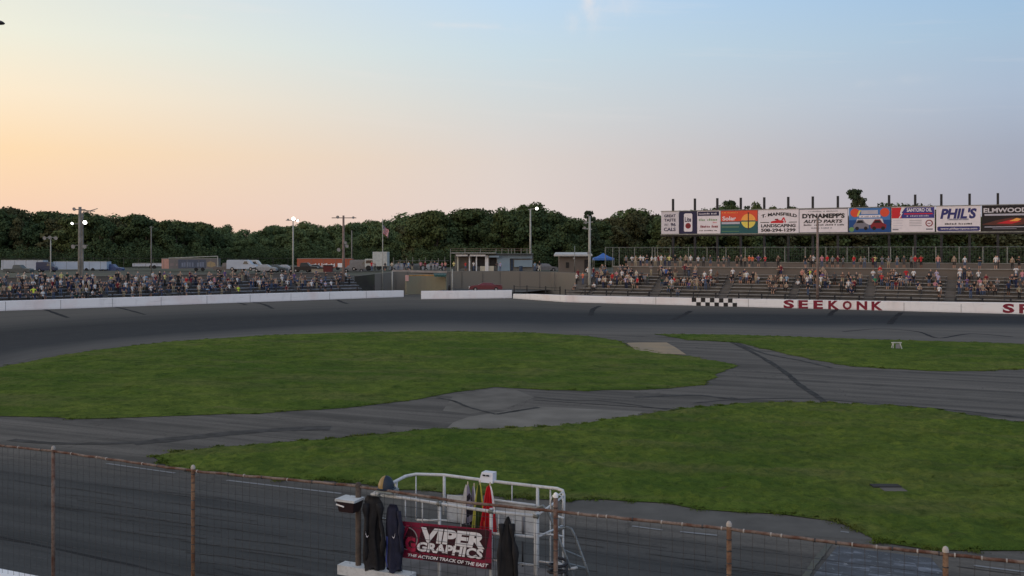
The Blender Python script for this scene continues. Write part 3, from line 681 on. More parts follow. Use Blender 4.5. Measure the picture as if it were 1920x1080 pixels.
# chain link fence behind the walkway
def wire_grid(mb, p0, p1, z0, z1, step, r, mt, zstep=None):
    p0, p1 = Vector(p0), Vector(p1); Ln = (p1 - p0).length; k = int(Ln / step)
    for i in range(k + 1):
        q = p0.lerp(p1, (i + .5) / (k + 1)); mb.tube([(q.x, q.y, z0), (q.x, q.y, z1)], r, mt, 3, cap=False)
    zs = zstep or step; z = z0 + zs / 2
    while z < z1: mb.tube([(p0.x, p0.y, z), (p1.x, p1.y, z)], r, mt, 3, cap=False); z += zs
m_wire = mat('fence_wire', (.10, .10, .10), .6, .2, 5, metal=.4)
fn = thing('chain_link_fence', 'tall chain link fence with grey posts behind the upper walkway', 'fence', R.P(0, 14.6, 4.8))
bays = [1152, 1160, 1174] + [1192 + 0 * i for i in range(0)] 
sx = [R.at(1135, 14.6), R.at(1149, 14.6), R.at(1161, 14.6)]
s = R.at(1190, 14.6)
while s < 62: sx.append(s); s += 2.75
sx += [R.at(x, 14.6) for x in (1223, 1228, 1233)]
for s in sx: mb = MB(); mb.tube([R.P(s, 14.6, 4.6), R.P(s, 14.6, 7.62)], .055, m_galv, 6); mb.build('post', fn)
mb = MB(); mb.tube([R.P(R.at(1135, 14.6), 14.6, 7.58), R.P(62, 14.6, 7.58)], .035, m_galv, 6); mb.build('top_rail', fn)
mb = MB(); wire_grid(mb, R.P(R.at(1135, 14.6), 14.6), R.P(62, 14.6), 4.9, 7.55, .34, .010, m_wire); mb.build('wire_mesh', fn)

# ------------------------------------------------------------------ billboards
BT, BZ0, BZ1 = 20.0, 9.66, 13.05
def bpanel(x0, x1, label, base):
    a = Vector(R.px(x0, BT, BZ0)); b = Vector(R.px(x1, BT, BZ0)); ex = (b - a); nn = Vector((-R.n[0], -R.n[1], 0))
    t = thing('billboard', label, 'billboard', tuple(a), 'advertising boards over the back stretch')
    mb = MB(); e = ex.normalized()
    q = [a + e * .03, b - e * .03, b - e * .03 + Vector((0, 0, BZ1 - BZ0)), a + e * .03 + Vector((0, 0, BZ1 - BZ0))]
    mb.add([tuple(v) for v in q] + [tuple(v - nn * .1) for v in q], [(0, 1, 2, 3), (7, 6, 5, 4), (0, 4, 5, 1), (1, 5, 6, 2), (2, 6, 7, 3), (3, 7, 4, 0)], base); mb.build('board', t)
    art = MB(); P_ = Panel(a, ex, (0, 0, BZ1 - BZ0), nn, art); return t, P_, art
def C(name, c, **k): return mat('sign_' + name, lin(c), .55, .05, 2, **k)
c_lg = C('light_grey', (205, 200, 205)); c_wh = C('white', (225, 218, 222)); c_nv = C('navy', (38, 38, 70)); c_bk = C('black', (28, 26, 30)); c_gr = C('grey', (120, 118, 128)); c_or = C('orange', (215, 80, 55)); c_tl = C('teal', (38, 88, 92))
c_ye = C('yellow', (225, 205, 95)); c_oy = C('amber', (240, 165, 80)); c_rd = C('red', (200, 40, 50)); c_mr = C('maroon', (130, 35, 45)); c_gn = C('green', (110, 150, 95)); c_bl = C('blue', (70, 120, 180)); c_db = C('deep_blue', (30, 75, 135)); c_pu = C('purple_blue', (58, 58, 130)); c_pb = C('phils_blue', (50, 52, 110)); c_br = C('brown', (90, 50, 42)); c_pg = C('pale_grey', (180, 178, 190))
r2 = random.Random(9)
t, P_, a_ = bpanel(1239.5, 1273, 'pale grey billboard reading GREAT TASTE ONLY 96 CALS, leftmost of the row', c_lg)
P_.text('GREAT', .18, .74, .82, .87, c_nv, .03); P_.text('TASTE', .18, .55, .82, .68, c_nv, .03); P_.text('ONLY', .18, .36, .42, .46, c_gr, .03); P_.text('96', .54, .33, .82, .49, c_nv, .03); P_.text('CALS', .16, .12, .82, .28, c_nv, .03); a_.build('lettering', t)
t, P_, a_ = bpanel(1273, 1307, 'navy billboard with a white beer can and red disc', c_nv)
can = [(.28, .13), (.33, .09), (.69, .09), (.74, .13), (.74, .85), (.69, .90), (.33, .90), (.28, .85)]; P_.poly(can, c_wh, .012); P_.text('Lite', .33, .52, .68, .74, c_nv, .03); P_.disc(.51, .35, .155, c_mr, .02); P_.rect(.42, .33, .60, .37, c_br, .026); a_.build('artwork', t)
t, P_, a_ = bpanel(1307, 1351, 'white billboard with navy top strip and rows of green and red lettering', c_wh)
P_.rect(.03, .78, .94, .97, c_nv); P_.squiggle(.08, .84, .9, .91, c_lg, 14, r2); P_.squiggle(.08, .56, .88, .66, c_gn, 11, r2); P_.squiggle(.68, .46, .84, .51, c_rd, 4, r2); P_.squiggle(.08, .26, .9, .37, c_mr, 12, r2); P_.squiggle(.1, .11, .86, .16, c_bk, 18, r2); a_.build('artwork', t)
t, P_, a_ = bpanel(1351, 1421, 'orange and teal Solar billboard with a large yellow sun emblem', c_tl)
P_.rect(.01, .52, .99, .985, c_or); P_.squiggle(.04, .88, .5, .92, c_oy, 16, r2); P_.text('Solar', .05, .56, .42, .74, c_wh, .03); P_.rect(.03, .40, .52, .49, c_pg); P_.rect(.03, .24, .50, .32, C('mid_green', (90, 120, 100))); P_.rect(.03, .08, .5, .1, c_gn)
P_.disc(.75, .53, .19, c_ye, .018); P_.disc(.75, .53, .19, c_oy, .022, a0=0, a1=180); P_.rect(.56, .5, .94, .55, c_tl, .026); P_.rect(.735, .17, .765, .9, c_br, .028); a_.build('artwork', t)
t, P_, a_ = bpanel(1421, 1498, 'white T. Mansfield landscaping billboard with a red excavator', c_wh)
P_.text('T. MANSFIELD', .09, .64, .95, .78, c_bk, .035, arch=.10); P_.text('LANDSCAPING', .08, .24, .92, .38, c_bk, .035); P_.text('508-294-1299', .08, .05, .92, .19, c_bk, .035)
P_.rect(.06, .44, .28, .47, c_bk); P_.rect(.76, .44, .95, .47, c_bk); P_.poly([(.31, .42), (.62, .42), (.64, .5), (.5, .56), (.42, .52), (.33, .5)], c_rd); P_.poly([(.55, .47), (.62, .66), (.645, .67), (.69, .46), (.66, .42), (.66, .5), (.63, .6), (.59, .46)], c_rd, .022); P_.rect(.42, .55, .5, .60, c_mr, .024); a_.build('artwork', t)
t, P_, a_ = bpanel(1498, 1590.5, 'white auto parts billboard with heavy black lettering in two lines', c_wh)
for q in ((.0, .0, 1, .02), (0, .97, 1, 1), (0, 0, .012, 1), (.988, 0, 1, 1)): P_.rect(*q, c_gr)
P_.squiggle(.2, .87, .8, .91, c_gr, 30, r2); P_.text("DYNAMEPP'S", .07, .60, .93, .80, c_bk, .05); P_.text('AUTO PARTS', .10, .40, .88, .54, c_bk, .04, shear=.02); P_.squiggle(.1, .29, .92, .36, c_bk, 30, r2); P_.squiggle(.25, .17, .7, .22, c_gr, 22, r2); a_.build('lettering', t)
t, P_, a_ = bpanel(1591.5, 1670, 'blue billboard with two cars and orange discs', c_bl)
P_.rect(.01, .0, .99, .5, c_db, .012); P_.rect(.25, .60, .76, .70, c_wh, .016); P_.rect(.3, .74, .7, .9, c_pg, .016); P_.squiggle(.3, .62, .72, .67, c_gr, 16, r2, .02); P_.poly([(.16, .3), (.85, .3), (.8, .55), (.2, .55)], c_lg, .015)
P_.disc(.15, .8, .11, c_or, .02); P_.disc(.86, .8, .11, c_or, .02); P_.poly([(.22, .62), (.3, .9), (.25, .9), (.2, .7)], c_ye, .024); P_.disc(.07, .12, .06, c_gn, .02)
for ox, cc in ((.12, c_gr), (.53, c_mr)):
    P_.poly([(ox, .15), (ox + .36, .15), (ox + .37, .3), (ox + .28, .38), (ox + .22, .52), (ox + .1, .52), (ox + .04, .38), (ox - .01, .28)], cc, .02); P_.poly([(ox + .06, .38), (ox + .25, .38), (ox + .2, .48), (ox + .11, .48)], c_bk, .026)
    P_.disc(ox + .08, .16, .045, c_bk, .03); P_.disc(ox + .29, .16, .045, c_bk, .03)
a_.build('artwork', t)
t, P_, a_ = bpanel(1671, 1753, 'white heating oil billboard with red and blue top and lightning bolt', c_wh)
P_.rect(.01, .55, .32, .98, c_rd); P_.rect(.24, .55, .985, .98, c_pu, .016); P_.poly([(.2, .55), (.27, .76), (.24, .76), (.33, .98), (.24, .98), (.2, .72), (.23, .72), (.17, .55)], c_wh, .022); P_.text('SANTORO OIL', .36, .80, .93, .95, c_wh, .03); P_.rect(.3, .70, .95, .745, c_rd, .02); P_.squiggle(.36, .61, .92, .67, c_pg, 14, r2)
for k in range(4): P_.rect(.04, .45 - k * .1, .28 - .03 * (k % 2), .462 - k * .1, c_pg); P_.rect(.42, .45 - k * .07, .7, .465 - k * .07, c_gr)
P_.disc(.87, .34, .085, c_mr, .016); P_.disc(.87, .34, .06, c_wh, .020); P_.rect(.83, .32, .9, .35, c_mr, .024); P_.rect(.8, .08, .95, .13, c_gr); P_.rect(.03, .07, .17, .12, c_gr); a_.build('artwork', t)
t, P_, a_ = bpanel(1755, 1839, "white billboard reading PHIL'S in slanted dark blue letters", c_wh)
P_.text("PHIL'S", .12, .50, .90, .92, c_pb, .045, shear=.05); P_.rect(.26, .44, .74, .51, c_pg, .014); P_.squiggle(.28, .455, .72, .5, c_gr, 22, r2, .02); P_.squiggle(.2, .27, .82, .34, c_bk, 16, r2); P_.poly([(.03, .05), (.06, .02), (.95, .02), (.98, .05), (.98, .18), (.95, .2), (.06, .2), (.03, .18)], c_pb); P_.text('www.philspropane.com', .10, .06, .92, .15, c_wh, .02, .022); a_.build('lettering', t)
t, P_, a_ = bpanel(1840.5, 1935, 'black ELMWOOD billboard with a blurred red car picture, rightmost of the row', c_bk)
P_.text('ELMWOOD', .04, .72, .92, .90, c_lg, .03); P_.rect(.06, .60, .9, .67, c_pg, .02); P_.poly([(.0, .26), (.3, .42), (.6, .52), (1, .48), (1, .3), (.6, .2)], c_br, .016); P_.poly([(.3, .3), (.6, .45), (.8, .38), (.6, .28)], c_rd, .02); P_.poly([(.55, .38), (.7, .5), (.8, .46), (.72, .38)], c_oy, .024); P_.rect(.06, .15, .96, .18, c_pg, .02); P_.rect(.22, .08, .7, .11, c_gr, .02); a_.build('artwork', t)
fr = thing('billboard_gantry', 'dark steel frame with tall black posts holding up the row of billboards', 'frame', R.px(1239, BT, 0))
for x in (1262, 1303, 1345, 1389, 1433, 1478, 1524, 1571, 1667, 1716, 1765, 1818, 1871, 1925):
    p = R.px(x, BT + .28, 0); zt = H + (470 - (373 - (x - 1262) * .018)) / F * p[1]
    mb = MB(); mb.box((p[0], p[1], 4.0), (.30, .30, zt - 4.0), m_steel_d, R.ang()); mb.build('post', fr)
p0, p1 = R.px(1239, BT - .02, BZ0 - .10), R.px(1940, BT - .02, BZ0 - .10)
mb = MB(); mb.bar(p0, p1, .12, .16, m_galv); mb.build('lower_rail', fr)
p0, p1 = R.px(1239, BT, BZ1 + .06), R.px(1940, BT, BZ1 + .06)
mb = MB(); mb.bar(p0, p1, .14, .10, m_galv); mb.build('upper_rail', fr)
mb = MB(); mb.bar(R.px(1240, BT + .5, BZ0 - .28), R.px(1940, BT + .5, BZ0 - .28), .9, .2, m_steel_d); mb.build('catwalk', fr)

# ------------------------------------------------------------------ trees
def leaf_arrays(kind, n, seed):
    rs = np.random.RandomState(seed); lob = []
    if kind == 'broad':
        for k in range(30):
            z = rs.uniform(.14, .90); R_ = .31 * math.sin(min(1, (z - .02) / .55) * 1.45) * (1 if z < .5 else math.sqrt(max(.03, 1 - ((z - .5) / .47) ** 2))); a_ = rs.uniform(0, 6.283); q = rs.uniform(.3, .95)
            lob.append((R_ * q * math.cos(a_), R_ * q * math.sin(a_), z, rs.uniform(.05, .14)))
    elif kind == 'pine':
        for k in range(46):
            z = rs.uniform(.22, .98); R_ = .25 * (1.10 - z) / .6; a_ = rs.uniform(0, 6.283); q = rs.uniform(.5, 1.15)
            lob.append((R_ * q * math.cos(a_), R_ * q * math.sin(a_), z, rs.uniform(.035, .075)))
    lob = np.array(lob); idx = rs.choice(len(lob), n, p=lob[:, 3] ** 2 / (lob[:, 3] ** 2).sum()); d = rs.normal(0, 1, (n, 3)); d /= np.linalg.norm(d, axis=1)[:, None]
    rr = lob[idx, 3] * rs.uniform(.60, 1.22, n) ** 1.0; fl = .8 if kind == 'broad' else .45
    c = lob[idx, :3] + d * rr[:, None] * np.array([1.1, 1.1, fl]); c[:, 2] = np.clip(c[:, 2], .05, 1.0)
    nrm = d + rs.normal(0, .55, (n, 3)); nrm /= np.linalg.norm(nrm, axis=1)[:, None]
    ref = rs.normal(0, 1, (n, 3)); u = np.cross(nrm, ref); u /= np.linalg.norm(u, axis=1)[:, None]; v_ = np.cross(nrm, u)
    s = rs.uniform(.010, .024, n)[:, None] * (1 if kind == 'broad' else .8)
    q = np.stack([c - u * s - v_ * s * .7, c + u * s - v_ * s * .5, c + u * s * .8 + v_ * s, c - u * s * .6 + v_ * s * .8], 1)
    return q.reshape(-1, 3)
def leaf_mat(name, c1, c2):
    n = NT(name, .9, .15); oi = n.t.nodes.new('ShaderNodeObjectInfo'); a = n.noise(n.pos, .35, 4); b_ = n.noise(n.pos, 1.6, 3)
    f = n.math('ADD', n.math('MULTIPLY', oi.outputs['Random'], .7), n.math('MULTIPLY', n.rng(a, .3, .7), .35))
    c = n.mix(f, c1, c2); c = n.mix(n.math('MULTIPLY', n.rng(b_, .4, .7), .5), c, tuple(v * .5 for v in c1)); return n.out(c)
m_lf = [leaf_mat('oak_foliage', (.050, .076, .030), (.090, .112, .042)), leaf_mat('maple_foliage', (.036, .064, .030), (.070, .098, .040)), leaf_mat('brown_tinged_foliage', (.060, .068, .032), (.090, .090, .042))]
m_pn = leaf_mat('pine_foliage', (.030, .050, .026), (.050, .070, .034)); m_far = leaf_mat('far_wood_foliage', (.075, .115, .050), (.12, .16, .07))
m_bark = mat('bark', (.07, .058, .048), .95, .3, 2.0, bump=.4)
def mesh_quads(name, V, mt):
    me = bpy.data.meshes.new(name); nv = len(V); me.vertices.add(nv); me.vertices.foreach_set('co', V.astype(np.float32).ravel())
    nf = nv // 4; me.loops.add(nv); me.loops.foreach_set('vertex_index', np.arange(nv, dtype=np.int32)); me.polygons.add(nf)
    me.polygons.foreach_set('loop_start', np.arange(0, nv, 4, dtype=np.int32)); me.polygons.foreach_set('loop_total', np.full(nf, 4, dtype=np.int32))
    me.materials.append(mt); me.update(calc_edges=True); me.validate(); return me
crowns = [mesh_quads('crown', leaf_arrays('broad', 6500, 10 + i), m_lf[i % 3]) for i in range(7)]
pines = [mesh_quads('crown', leaf_arrays('pine', 3000, 30 + i), m_pn) for i in range(2)]
mb = MB(); mb.tube([(0, 0, -.02), (.004, 0, .2), (0, .006, .45), (.01, 0, .75)], [.019, .015, .011, .004], m_bark, 7)
for k in range(6):
    a_ = k * 1.1; z = .24 + .07 * k; mb.tube([(0, 0, z), (.09 * math.cos(a_), .09 * math.sin(a_), z + .07), (.18 * math.cos(a_), .18 * math.sin(a_), z + .15)], [.008, .006, .002], m_bark, 5)
trunk_o = mb.build('trunk'); trunk_me = trunk_o.data; bpy.data.objects.remove(trunk_o)
SKY = [(-60, 392), (0, 388), (30, 386), (48, 400), (62, 404), (90, 394), (120, 397), (150, 395), (190, 391), (205, 400), (222, 413), (240, 406), (257, 399), (300, 407), (330, 410), (400, 421), (480, 424), (520, 418), (545, 415), (620, 418), (660, 417), (700, 408), (730, 402), (765, 402), (782, 392), (820, 391), (838, 404), (860, 391), (885, 389), (905, 397), (940, 395), (962, 385), (985, 381), (1005, 386), (1040, 390), (1065, 403), (1078, 410), (1100, 410), (1130, 409), (1150, 403), (1170, 399), (1190, 389), (1210, 388), (1225, 397), (1238, 404), (1260, 396), (1300, 393), (1320, 388), (1345, 389), (1370, 382), (1390, 392), (1412, 376), (1430, 392), (1456, 385), (1480, 388), (1500, 395), (1560, 400), (1640, 392), (1660, 380), (1700, 377), (1730, 380), (1745, 390), (1800, 400), (1930, 402), (2000, 404)]
TR = []
rt = random.Random(21)
def landmark(x):
    for lim, nm in ((210, 'the long white trailers'), (430, 'the grey race hauler'), (560, 'the white vans'), (700, 'the orange trailer'), (842, 'the pit terrace'), (1000, 'the concession building'), (1115, 'the brown hut'), (1240, 'the blue canopy'), (1500, 'the left billboards'), (1760, 'the middle billboards')):
        if x < lim: return nm
    return 'the right billboards'
def add_tree(x, Y, ytop, kind, seedi, wide=1.0, rowname='front'):
    z0 = 2.2; X = (x - 960) / F * Y; ht = H + (HY - ytop) / F * Y - z0
    TR.append(dict(x=x, Y=Y, X=X, h=ht, kind=kind, i=seedi, w=wide, row=rowname, z0=z0))
x = -45
while x < 1960:
    far = 395 < x < 770; Y = (rt.uniform(262, 290) if x < 395 else rt.uniform(300, 330) if far else rt.uniform(222, 240))
    if x > 1240: Y = rt.uniform(186, 200)
    Yt = lerp_px(SKY, x); drop = rt.uniform(-1, 12) if not (1240 < x) else rt.uniform(2, 14)
    if far: drop = rt.uniform(8, 30)
    add_tree(x, Y, Yt + drop, 'broad', rt.randrange(7), rt.uniform(.8, 1.35), 'front'); x += rt.uniform(24, 34) * (1.0 if x < 1240 else 1.15) * (.9 if far else 1)
x = -30
while x < 1950:
    far = 395 < x < 770; Y = (rt.uniform(300, 320) if x < 395 else rt.uniform(345, 400) if far else rt.uniform(246, 262))
    if x > 1240: Y = rt.uniform(206, 222)
    add_tree(x, Y, lerp_px(SKY, x) + (rt.uniform(-3, 8) if x < 1240 or 1650 < x < 1740 else rt.uniform(1, 10)), 'broad', rt.randrange(7), rt.uniform(.75, 1.25), 'rear'); x += rt.uniform(21, 31)
for x, y, Y, w in ((1605, 356, 205, .9), (1105, 396, 215, .8), (1412, 371, 208, .85), (1370, 377, 208, .8), (1628, 375, 210, .9)): add_tree(x, Y, y, 'pine', rt.randrange(2), w, 'pine')
for x, y, w in ((1302, 392, .5), (1332, 385, .6), (1345, 387, .6), (1372, 382, .5), (1414, 377, .5), (1455, 385, .5), (1480, 385, .5), (1605, 366, .45), (1624, 376, .4), (1655, 380, .6), (1685, 376, .7), (1712, 377, .7), (1736, 381, .5)): add_tree(x, 203, y, 'broad', rt.randrange(7), w, 'tall')
TR.sort(key=lambda t: t['x']); cnt = {}
for t in TR:
    lm = landmark(t['x']); key = (lm, t['row']); cnt[key] = cnt.get(key, 0) + 1
seen = {}
for t in TR:
    lm = landmark(t['x']); key = (lm, t['row']); k = seen.get(key, 0); seen[key] = k + 1
    kd = 'ragged dark pine rising' if t['row'] == 'pine' else 'leafy tree in the ' + t['row'] + ' row'
    lab = (f"{ORD[k]} ragged dark pine from the left behind {lm}" if cnt[key] > 1 else f"ragged dark pine rising above the treeline behind {lm}") if t['row'] == 'pine' else (f"{ORD[k]} leafy tree from the left in the {t['row']} row behind {lm}" if t['row'] != 'tall' else f"{ORD[k]} tall leafy treetop from the left showing above {lm}")
    e = thing('pine_tree' if t['row'] == 'pine' else 'broadleaf_tree', lab, 'tree', (t['X'], t['Y'], t['z0']), 'trees of the woods behind the track', rz=rt.uniform(0, 6.28)); e.scale = (t['h'] * t['w'], t['h'] * t['w'], t['h'])
    cr = bpy.data.objects.new('crown', crowns[t['i']] if t['row'] != 'pine' else pines[t['i']]); COL.objects.link(cr); cr.parent = e
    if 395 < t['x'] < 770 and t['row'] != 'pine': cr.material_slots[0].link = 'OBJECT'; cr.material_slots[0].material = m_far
    tk = bpy.data.objects.new('trunk', trunk_me); COL.objects.link(tk); tk.parent = e
# the wood behind reads as one mass
V = []; base = [leaf_arrays('broad', 2600, 70 + i) for i in range(4)]; x = -80; rs_ = random.Random(5)
while x < 1990:
    far = 380 < x < 790; Y = 430 if far else 340 if x < 395 else 280
    if x > 1240: Y = 245
    Y += rs_.uniform(-10, 10); yt = lerp_px(SKY, x) + rs_.uniform(1, 8); h = H + (HY - yt) / F * Y - 2.2; q = base[rs_.randrange(4)]; a_ = rs_.uniform(0, 6.28); w = rs_.uniform(1.2, 1.6) * h
    ca, sa = math.cos(a_), math.sin(a_); V.append(np.stack([(q[:, 0] * ca - q[:, 1] * sa) * w + (x - 960) / F * Y, (q[:, 0] * sa + q[:, 1] * ca) * w + Y, q[:, 2] * h + 2.2], 1)); x += rs_.uniform(17, 25)
wo_ = bpy.data.objects.new('woods', mesh_quads('woods', np.vstack(V), m_far)); COL.objects.link(wo_); tag(wo_, 'far wooded rise behind the nearer trees', 'woods', kind='stuff')
# undergrowth at the foot of the trees
V = []
for k in range(420):
    x = rs_.uniform(-80, 1990); Y = (255 if x < 395 else 292 if x < 770 else 216) if x < 1240 else 181; Y += rs_.uniform(-4, 10); q = base[k % 4][::1][:2600 // 3 * 4]; h = rs_.uniform(4.5, 8); w = h * 1.5
    q = q[:1600]; V.append(np.stack([q[:, 0] * w + (x - 960) / F * Y, q[:, 1] * w + Y, (q[:, 2] - .1) * h + 1.8], 1))
ug = bpy.data.objects.new('undergrowth', mesh_quads('undergrowth', np.vstack(V), m_lf[1])); COL.objects.link(ug); tag(ug, 'dark undergrowth along the foot of the woods', 'undergrowth', kind='stuff')

# ------------------------------------------------------------------ light poles and flagpole
m_pole = mat('weathered_pole', (.17, .165, .15), .85, .25, 1.5); m_polel = mat('pale_pole', (.34, .34, .31), .7, .2, 1.5); m_prst = mat('rusty_brown_pole', (.19, .14, .12), .8, .3, 1.5)
m_lamp = mat('lit_lamp', (1, .97, .9), .4, .0, 1, emit=9); m_fix = mat('lamp_housing', (.34, .35, .33), .6, .15, 3); m_fixd = mat('dark_lamp_housing', (.04, .038, .04), .6, .2, 3)
def lamp(parent, p, mt, lit, size=.5, tilt=.3, flip=1):
    c = Vector(p); mb = MB(); ns = 12; vs = []; fs = []
    axis = Vector((.1 * flip, -math.cos(tilt), -math.sin(tilt))).normalized(); a_ = axis.orthogonal().normalized(); b_ = axis.cross(a_)
    prof = [(.25, -.7), (.45, -.45), (.8, 0), (1.0, .25)]
    for r, h in prof:
        for j in range(ns): t = 6.283 * j / ns; vs.append(c + (a_ * math.cos(t) + b_ * math.sin(t)) * r * size * .5 + axis * h * size * .5)
    for i in range(3):
        for j in range(ns): fs.append((i * ns + j, i * ns + (j + 1) % ns, (i + 1) * ns + (j + 1) % ns, (i + 1) * ns + j))
    fs.append(tuple(range(ns))); mb.add(vs, fs, mt); o = mb.build('floodlight', parent)
    mb = MB(); mb.add([c + (a_ * math.cos(6.283 * j / ns) + b_ * math.sin(6.283 * j / ns)) * size * .46 + axis * size * .11 for j in range(ns)], [tuple(range(ns))], m_lamp if lit else mat('unlit_glass', (.3, .3, .3), .2, .1)); mb.build('lens', o)
def pole(x, Y, ytop, zb, r0, r1, mt, label, arms=(), lamps=(), name='light_pole'):
    X = (x - 960) / F * Y; zt = H + (HY - ytop) / F * Y; t = thing(name, label, 'flagpole' if name == 'flagpole' else 'light pole', (X, Y, zb), 'poles round the track')
    mb = MB(); mb.tube([(X, Y, zb), (X, Y, (zb + zt) / 2), (X, Y, zt)], r0, mt, 10, r1); mb.build('pole', t, smooth=True)
    for (x0, y0, x1, y1) in arms: mb = MB(); mb.bar(W(x0, y0, Y), W(x1, y1, Y), .10, .12, mt); mb.build('crossarm', t)
    for (lx, ly, lit, sz) in lamps: lamp(t, (W(lx, ly, Y)[0], Y - .25, W(lx, ly, Y)[2]), m_fix if not lit == 2 else m_fixd, lit == 1, sz, flip=-1 if lx < x else 1)
    return t
t = pole(150, 132, 388, .5, .30, .20, m_pole, 'thick double wooden light pole with two lit floodlights at left', [(137, 393, 160, 393), (136, 420, 165, 418), (138, 460, 165, 460), (150, 394, 178, 396)], [(137, 419, 1, .34), (161, 417, 1, .55), (141, 392, 2, .5), (139, 462, 0, .6), (160, 462, 0, .6)])
mb = MB(); mb.tube([W(154.5, 554, 132), W(154.5, 400, 132)], .2, m_pole, 8, .15); mb.build('second_pole', t)
mb = MB(); mb.tube([W(155, 400, 132), W(166, 396, 132), W(183, 391, 133)], .05, m_pole, 6); mb.build('bracket', t)
pole(95, 175, 443, 2, .13, .09, m_polel, 'slim pale lamp pole with three small lamps at far left', [(84, 445.5, 106, 445.5)], [(85, 446, 0, .7), (95, 445, 0, .7), (106, 446, 0, .7)])
pole(283.5, 185, 424, 2, .14, .10, m_pole, 'slim bare pole before the dark trees, left of the grey hauler', [(280, 426, 288, 426)])
pole(549.5, 168, 411, 2, .16, .10, m_polel, 'slim pole with a bright floodlight and wide crossarm above the tree line', [(536, 413, 562, 413)], [(551, 410, 1, .6), (541, 412, 0, .4), (559, 414, 1, .35)])
pole(644, 150, 404, .5, .24, .15, m_prst, 'wooden light pole with wide crossarm and unlit lamps before the orange trailer', [(622, 408.5, 668, 408.5)], [(634, 407, 2, .5), (648, 455, 0, .5), (651, 461, 0, .55), (636, 468, 0, .6), (663, 408, 0, .4)])
pole(659.5, 200, 432, 2, .14, .10, m_pole, 'thin bare pole just right of the wooden crossarm pole', [])
pole(994.5, 172, 393, 3.6, .20, .12, m_polel, 'pale pole with one lit floodlight above the concession building', [(990, 393, 1010, 390)], [(1006.5, 391, 1, .5)])
pole(1105.5, 139, 405, .3, .24, .15, m_polel, 'thick pale pole with side floodlights rising before the blue canopy', [(1094, 418, 1112, 416), (1092, 428, 1110, 430)], [(1098, 417, 0, .42), (1096, 427, 0, .42), (1102, 404, 2, .32), (1103, 474, 0, .4)])
pole(1533, R.px(1533, 1.2, 0)[1], 408, .3, .17, .13, m_prst, 'slim rusty pole rising in front of the white auto parts billboard', [], [(1533, 411, 2, .3)])
pole(735.5, 156, 508, .3, .11, .09, m_polel, 'short white post behind the wall left of the pit gap', [], name='marker_post')
pole(848, 152, 505, .3, .11, .08, m_polel, 'short white leaning post at the right of the pit gap', [], name='marker_post')
pole(1077.5, 158, 461, 3.6, .07, .05, m_galv, 'thin steel mast in front of the brown hut', [], [(1076, 484, 0, .35)], name='mast')
t = pole(-62, 40, 20, 0, .16, .12, m_steel_d, 'dark lamp head reaching in at the upper left edge of the view', [], name='street_lamp')
mb = MB(); mb.tube([W(-62, 24, 40), W(-30, 36, 40), W(-10, 41, 40)], .03, m_steel_d, 6); mb.build('arm', t)
mb = MB(); q = W(-4, 41, 40); mb.lathe(q, [(0, .05), (.13, .045), (.22, 0), (.27, -.05), (.24, -.09), (0, -.10)], m_fixd, 16, 1.05, .7); mb.build('lamp_head', t, smooth=True)
t['category'] = 'street lamp'; t['group'] = ''; del t['group']
# flagpole
fx = (717.5 - 960) / F * 160
fp = pole(717.5, 160, 410, .5, .09, .05, m_polel, 'tall thin flagpole flying a drooping stars and stripes flag', [], name='flagpole')
fp['category'] = 'flagpole'
m_fr = mat('flag_red', (.42, .07, .09), .8, .1); m_fw = mat('flag_white', (.62, .55, .55), .8, .1); m_fb = mat('flag_blue', (.03, .04, .12), .8, .1)
mb = MB(); NU, NV = 16, 13; grid = []
for j in range(NV + 1):
    row = []
    for i in range(NU + 1):
        u = i / NU; v_ = j / NV
        X = fx + .08 + u * .95 + .08 * math.sin(u * 9 + v_ * 2); Yp = 160 + .28 * math.sin(u * 11 + v_ * 3); Z = H + (HY - 423) / F * 160 - v_ * 1.25 - (u ** 1.3) * .85
        row.append((X - v_ * .1, Yp, Z))
    grid.append(row)
for j in range(NV):
    for i in range(NU):
        mt = m_fb if (i < 6 and j < 7) else (m_fr if j % 2 == 0 else m_fw)
        if i < 6 and j < 7 and (i + j) % 2 == 0 and i % 2 == 0: mt = m_fw
        mb.add([grid[j][i], grid[j][i + 1], grid[j + 1][i + 1], grid[j + 1][i]], [(0, 1, 2, 3)], mt)
tag(mb.build('national_flag'), 'drooping stars and stripes flag on the flagpole left of the pit gap', 'flag')

# ------------------------------------------------------------------ pit buildings, vehicles, canopy
m_dkglass = mat('dark_glass', (.02, .022, .025), .15, .1, 3, spec=.6); m_tyre = mat('tyre_black', (.02, .02, .02), .9, .1); m_rim = mat('wheel_rim', (.35, .35, .36), .4, .1, metal=.6)
m_hole = mat('dark_interior', (.03, .028, .027), .9, .2); m_blu = mat('pale_blue_paint', (.27, .36, .42), .7, .15, .8, col2=(.20, .27, .33)); m_cream = mat('cream_post', (.50, .47, .38), .7, .1)
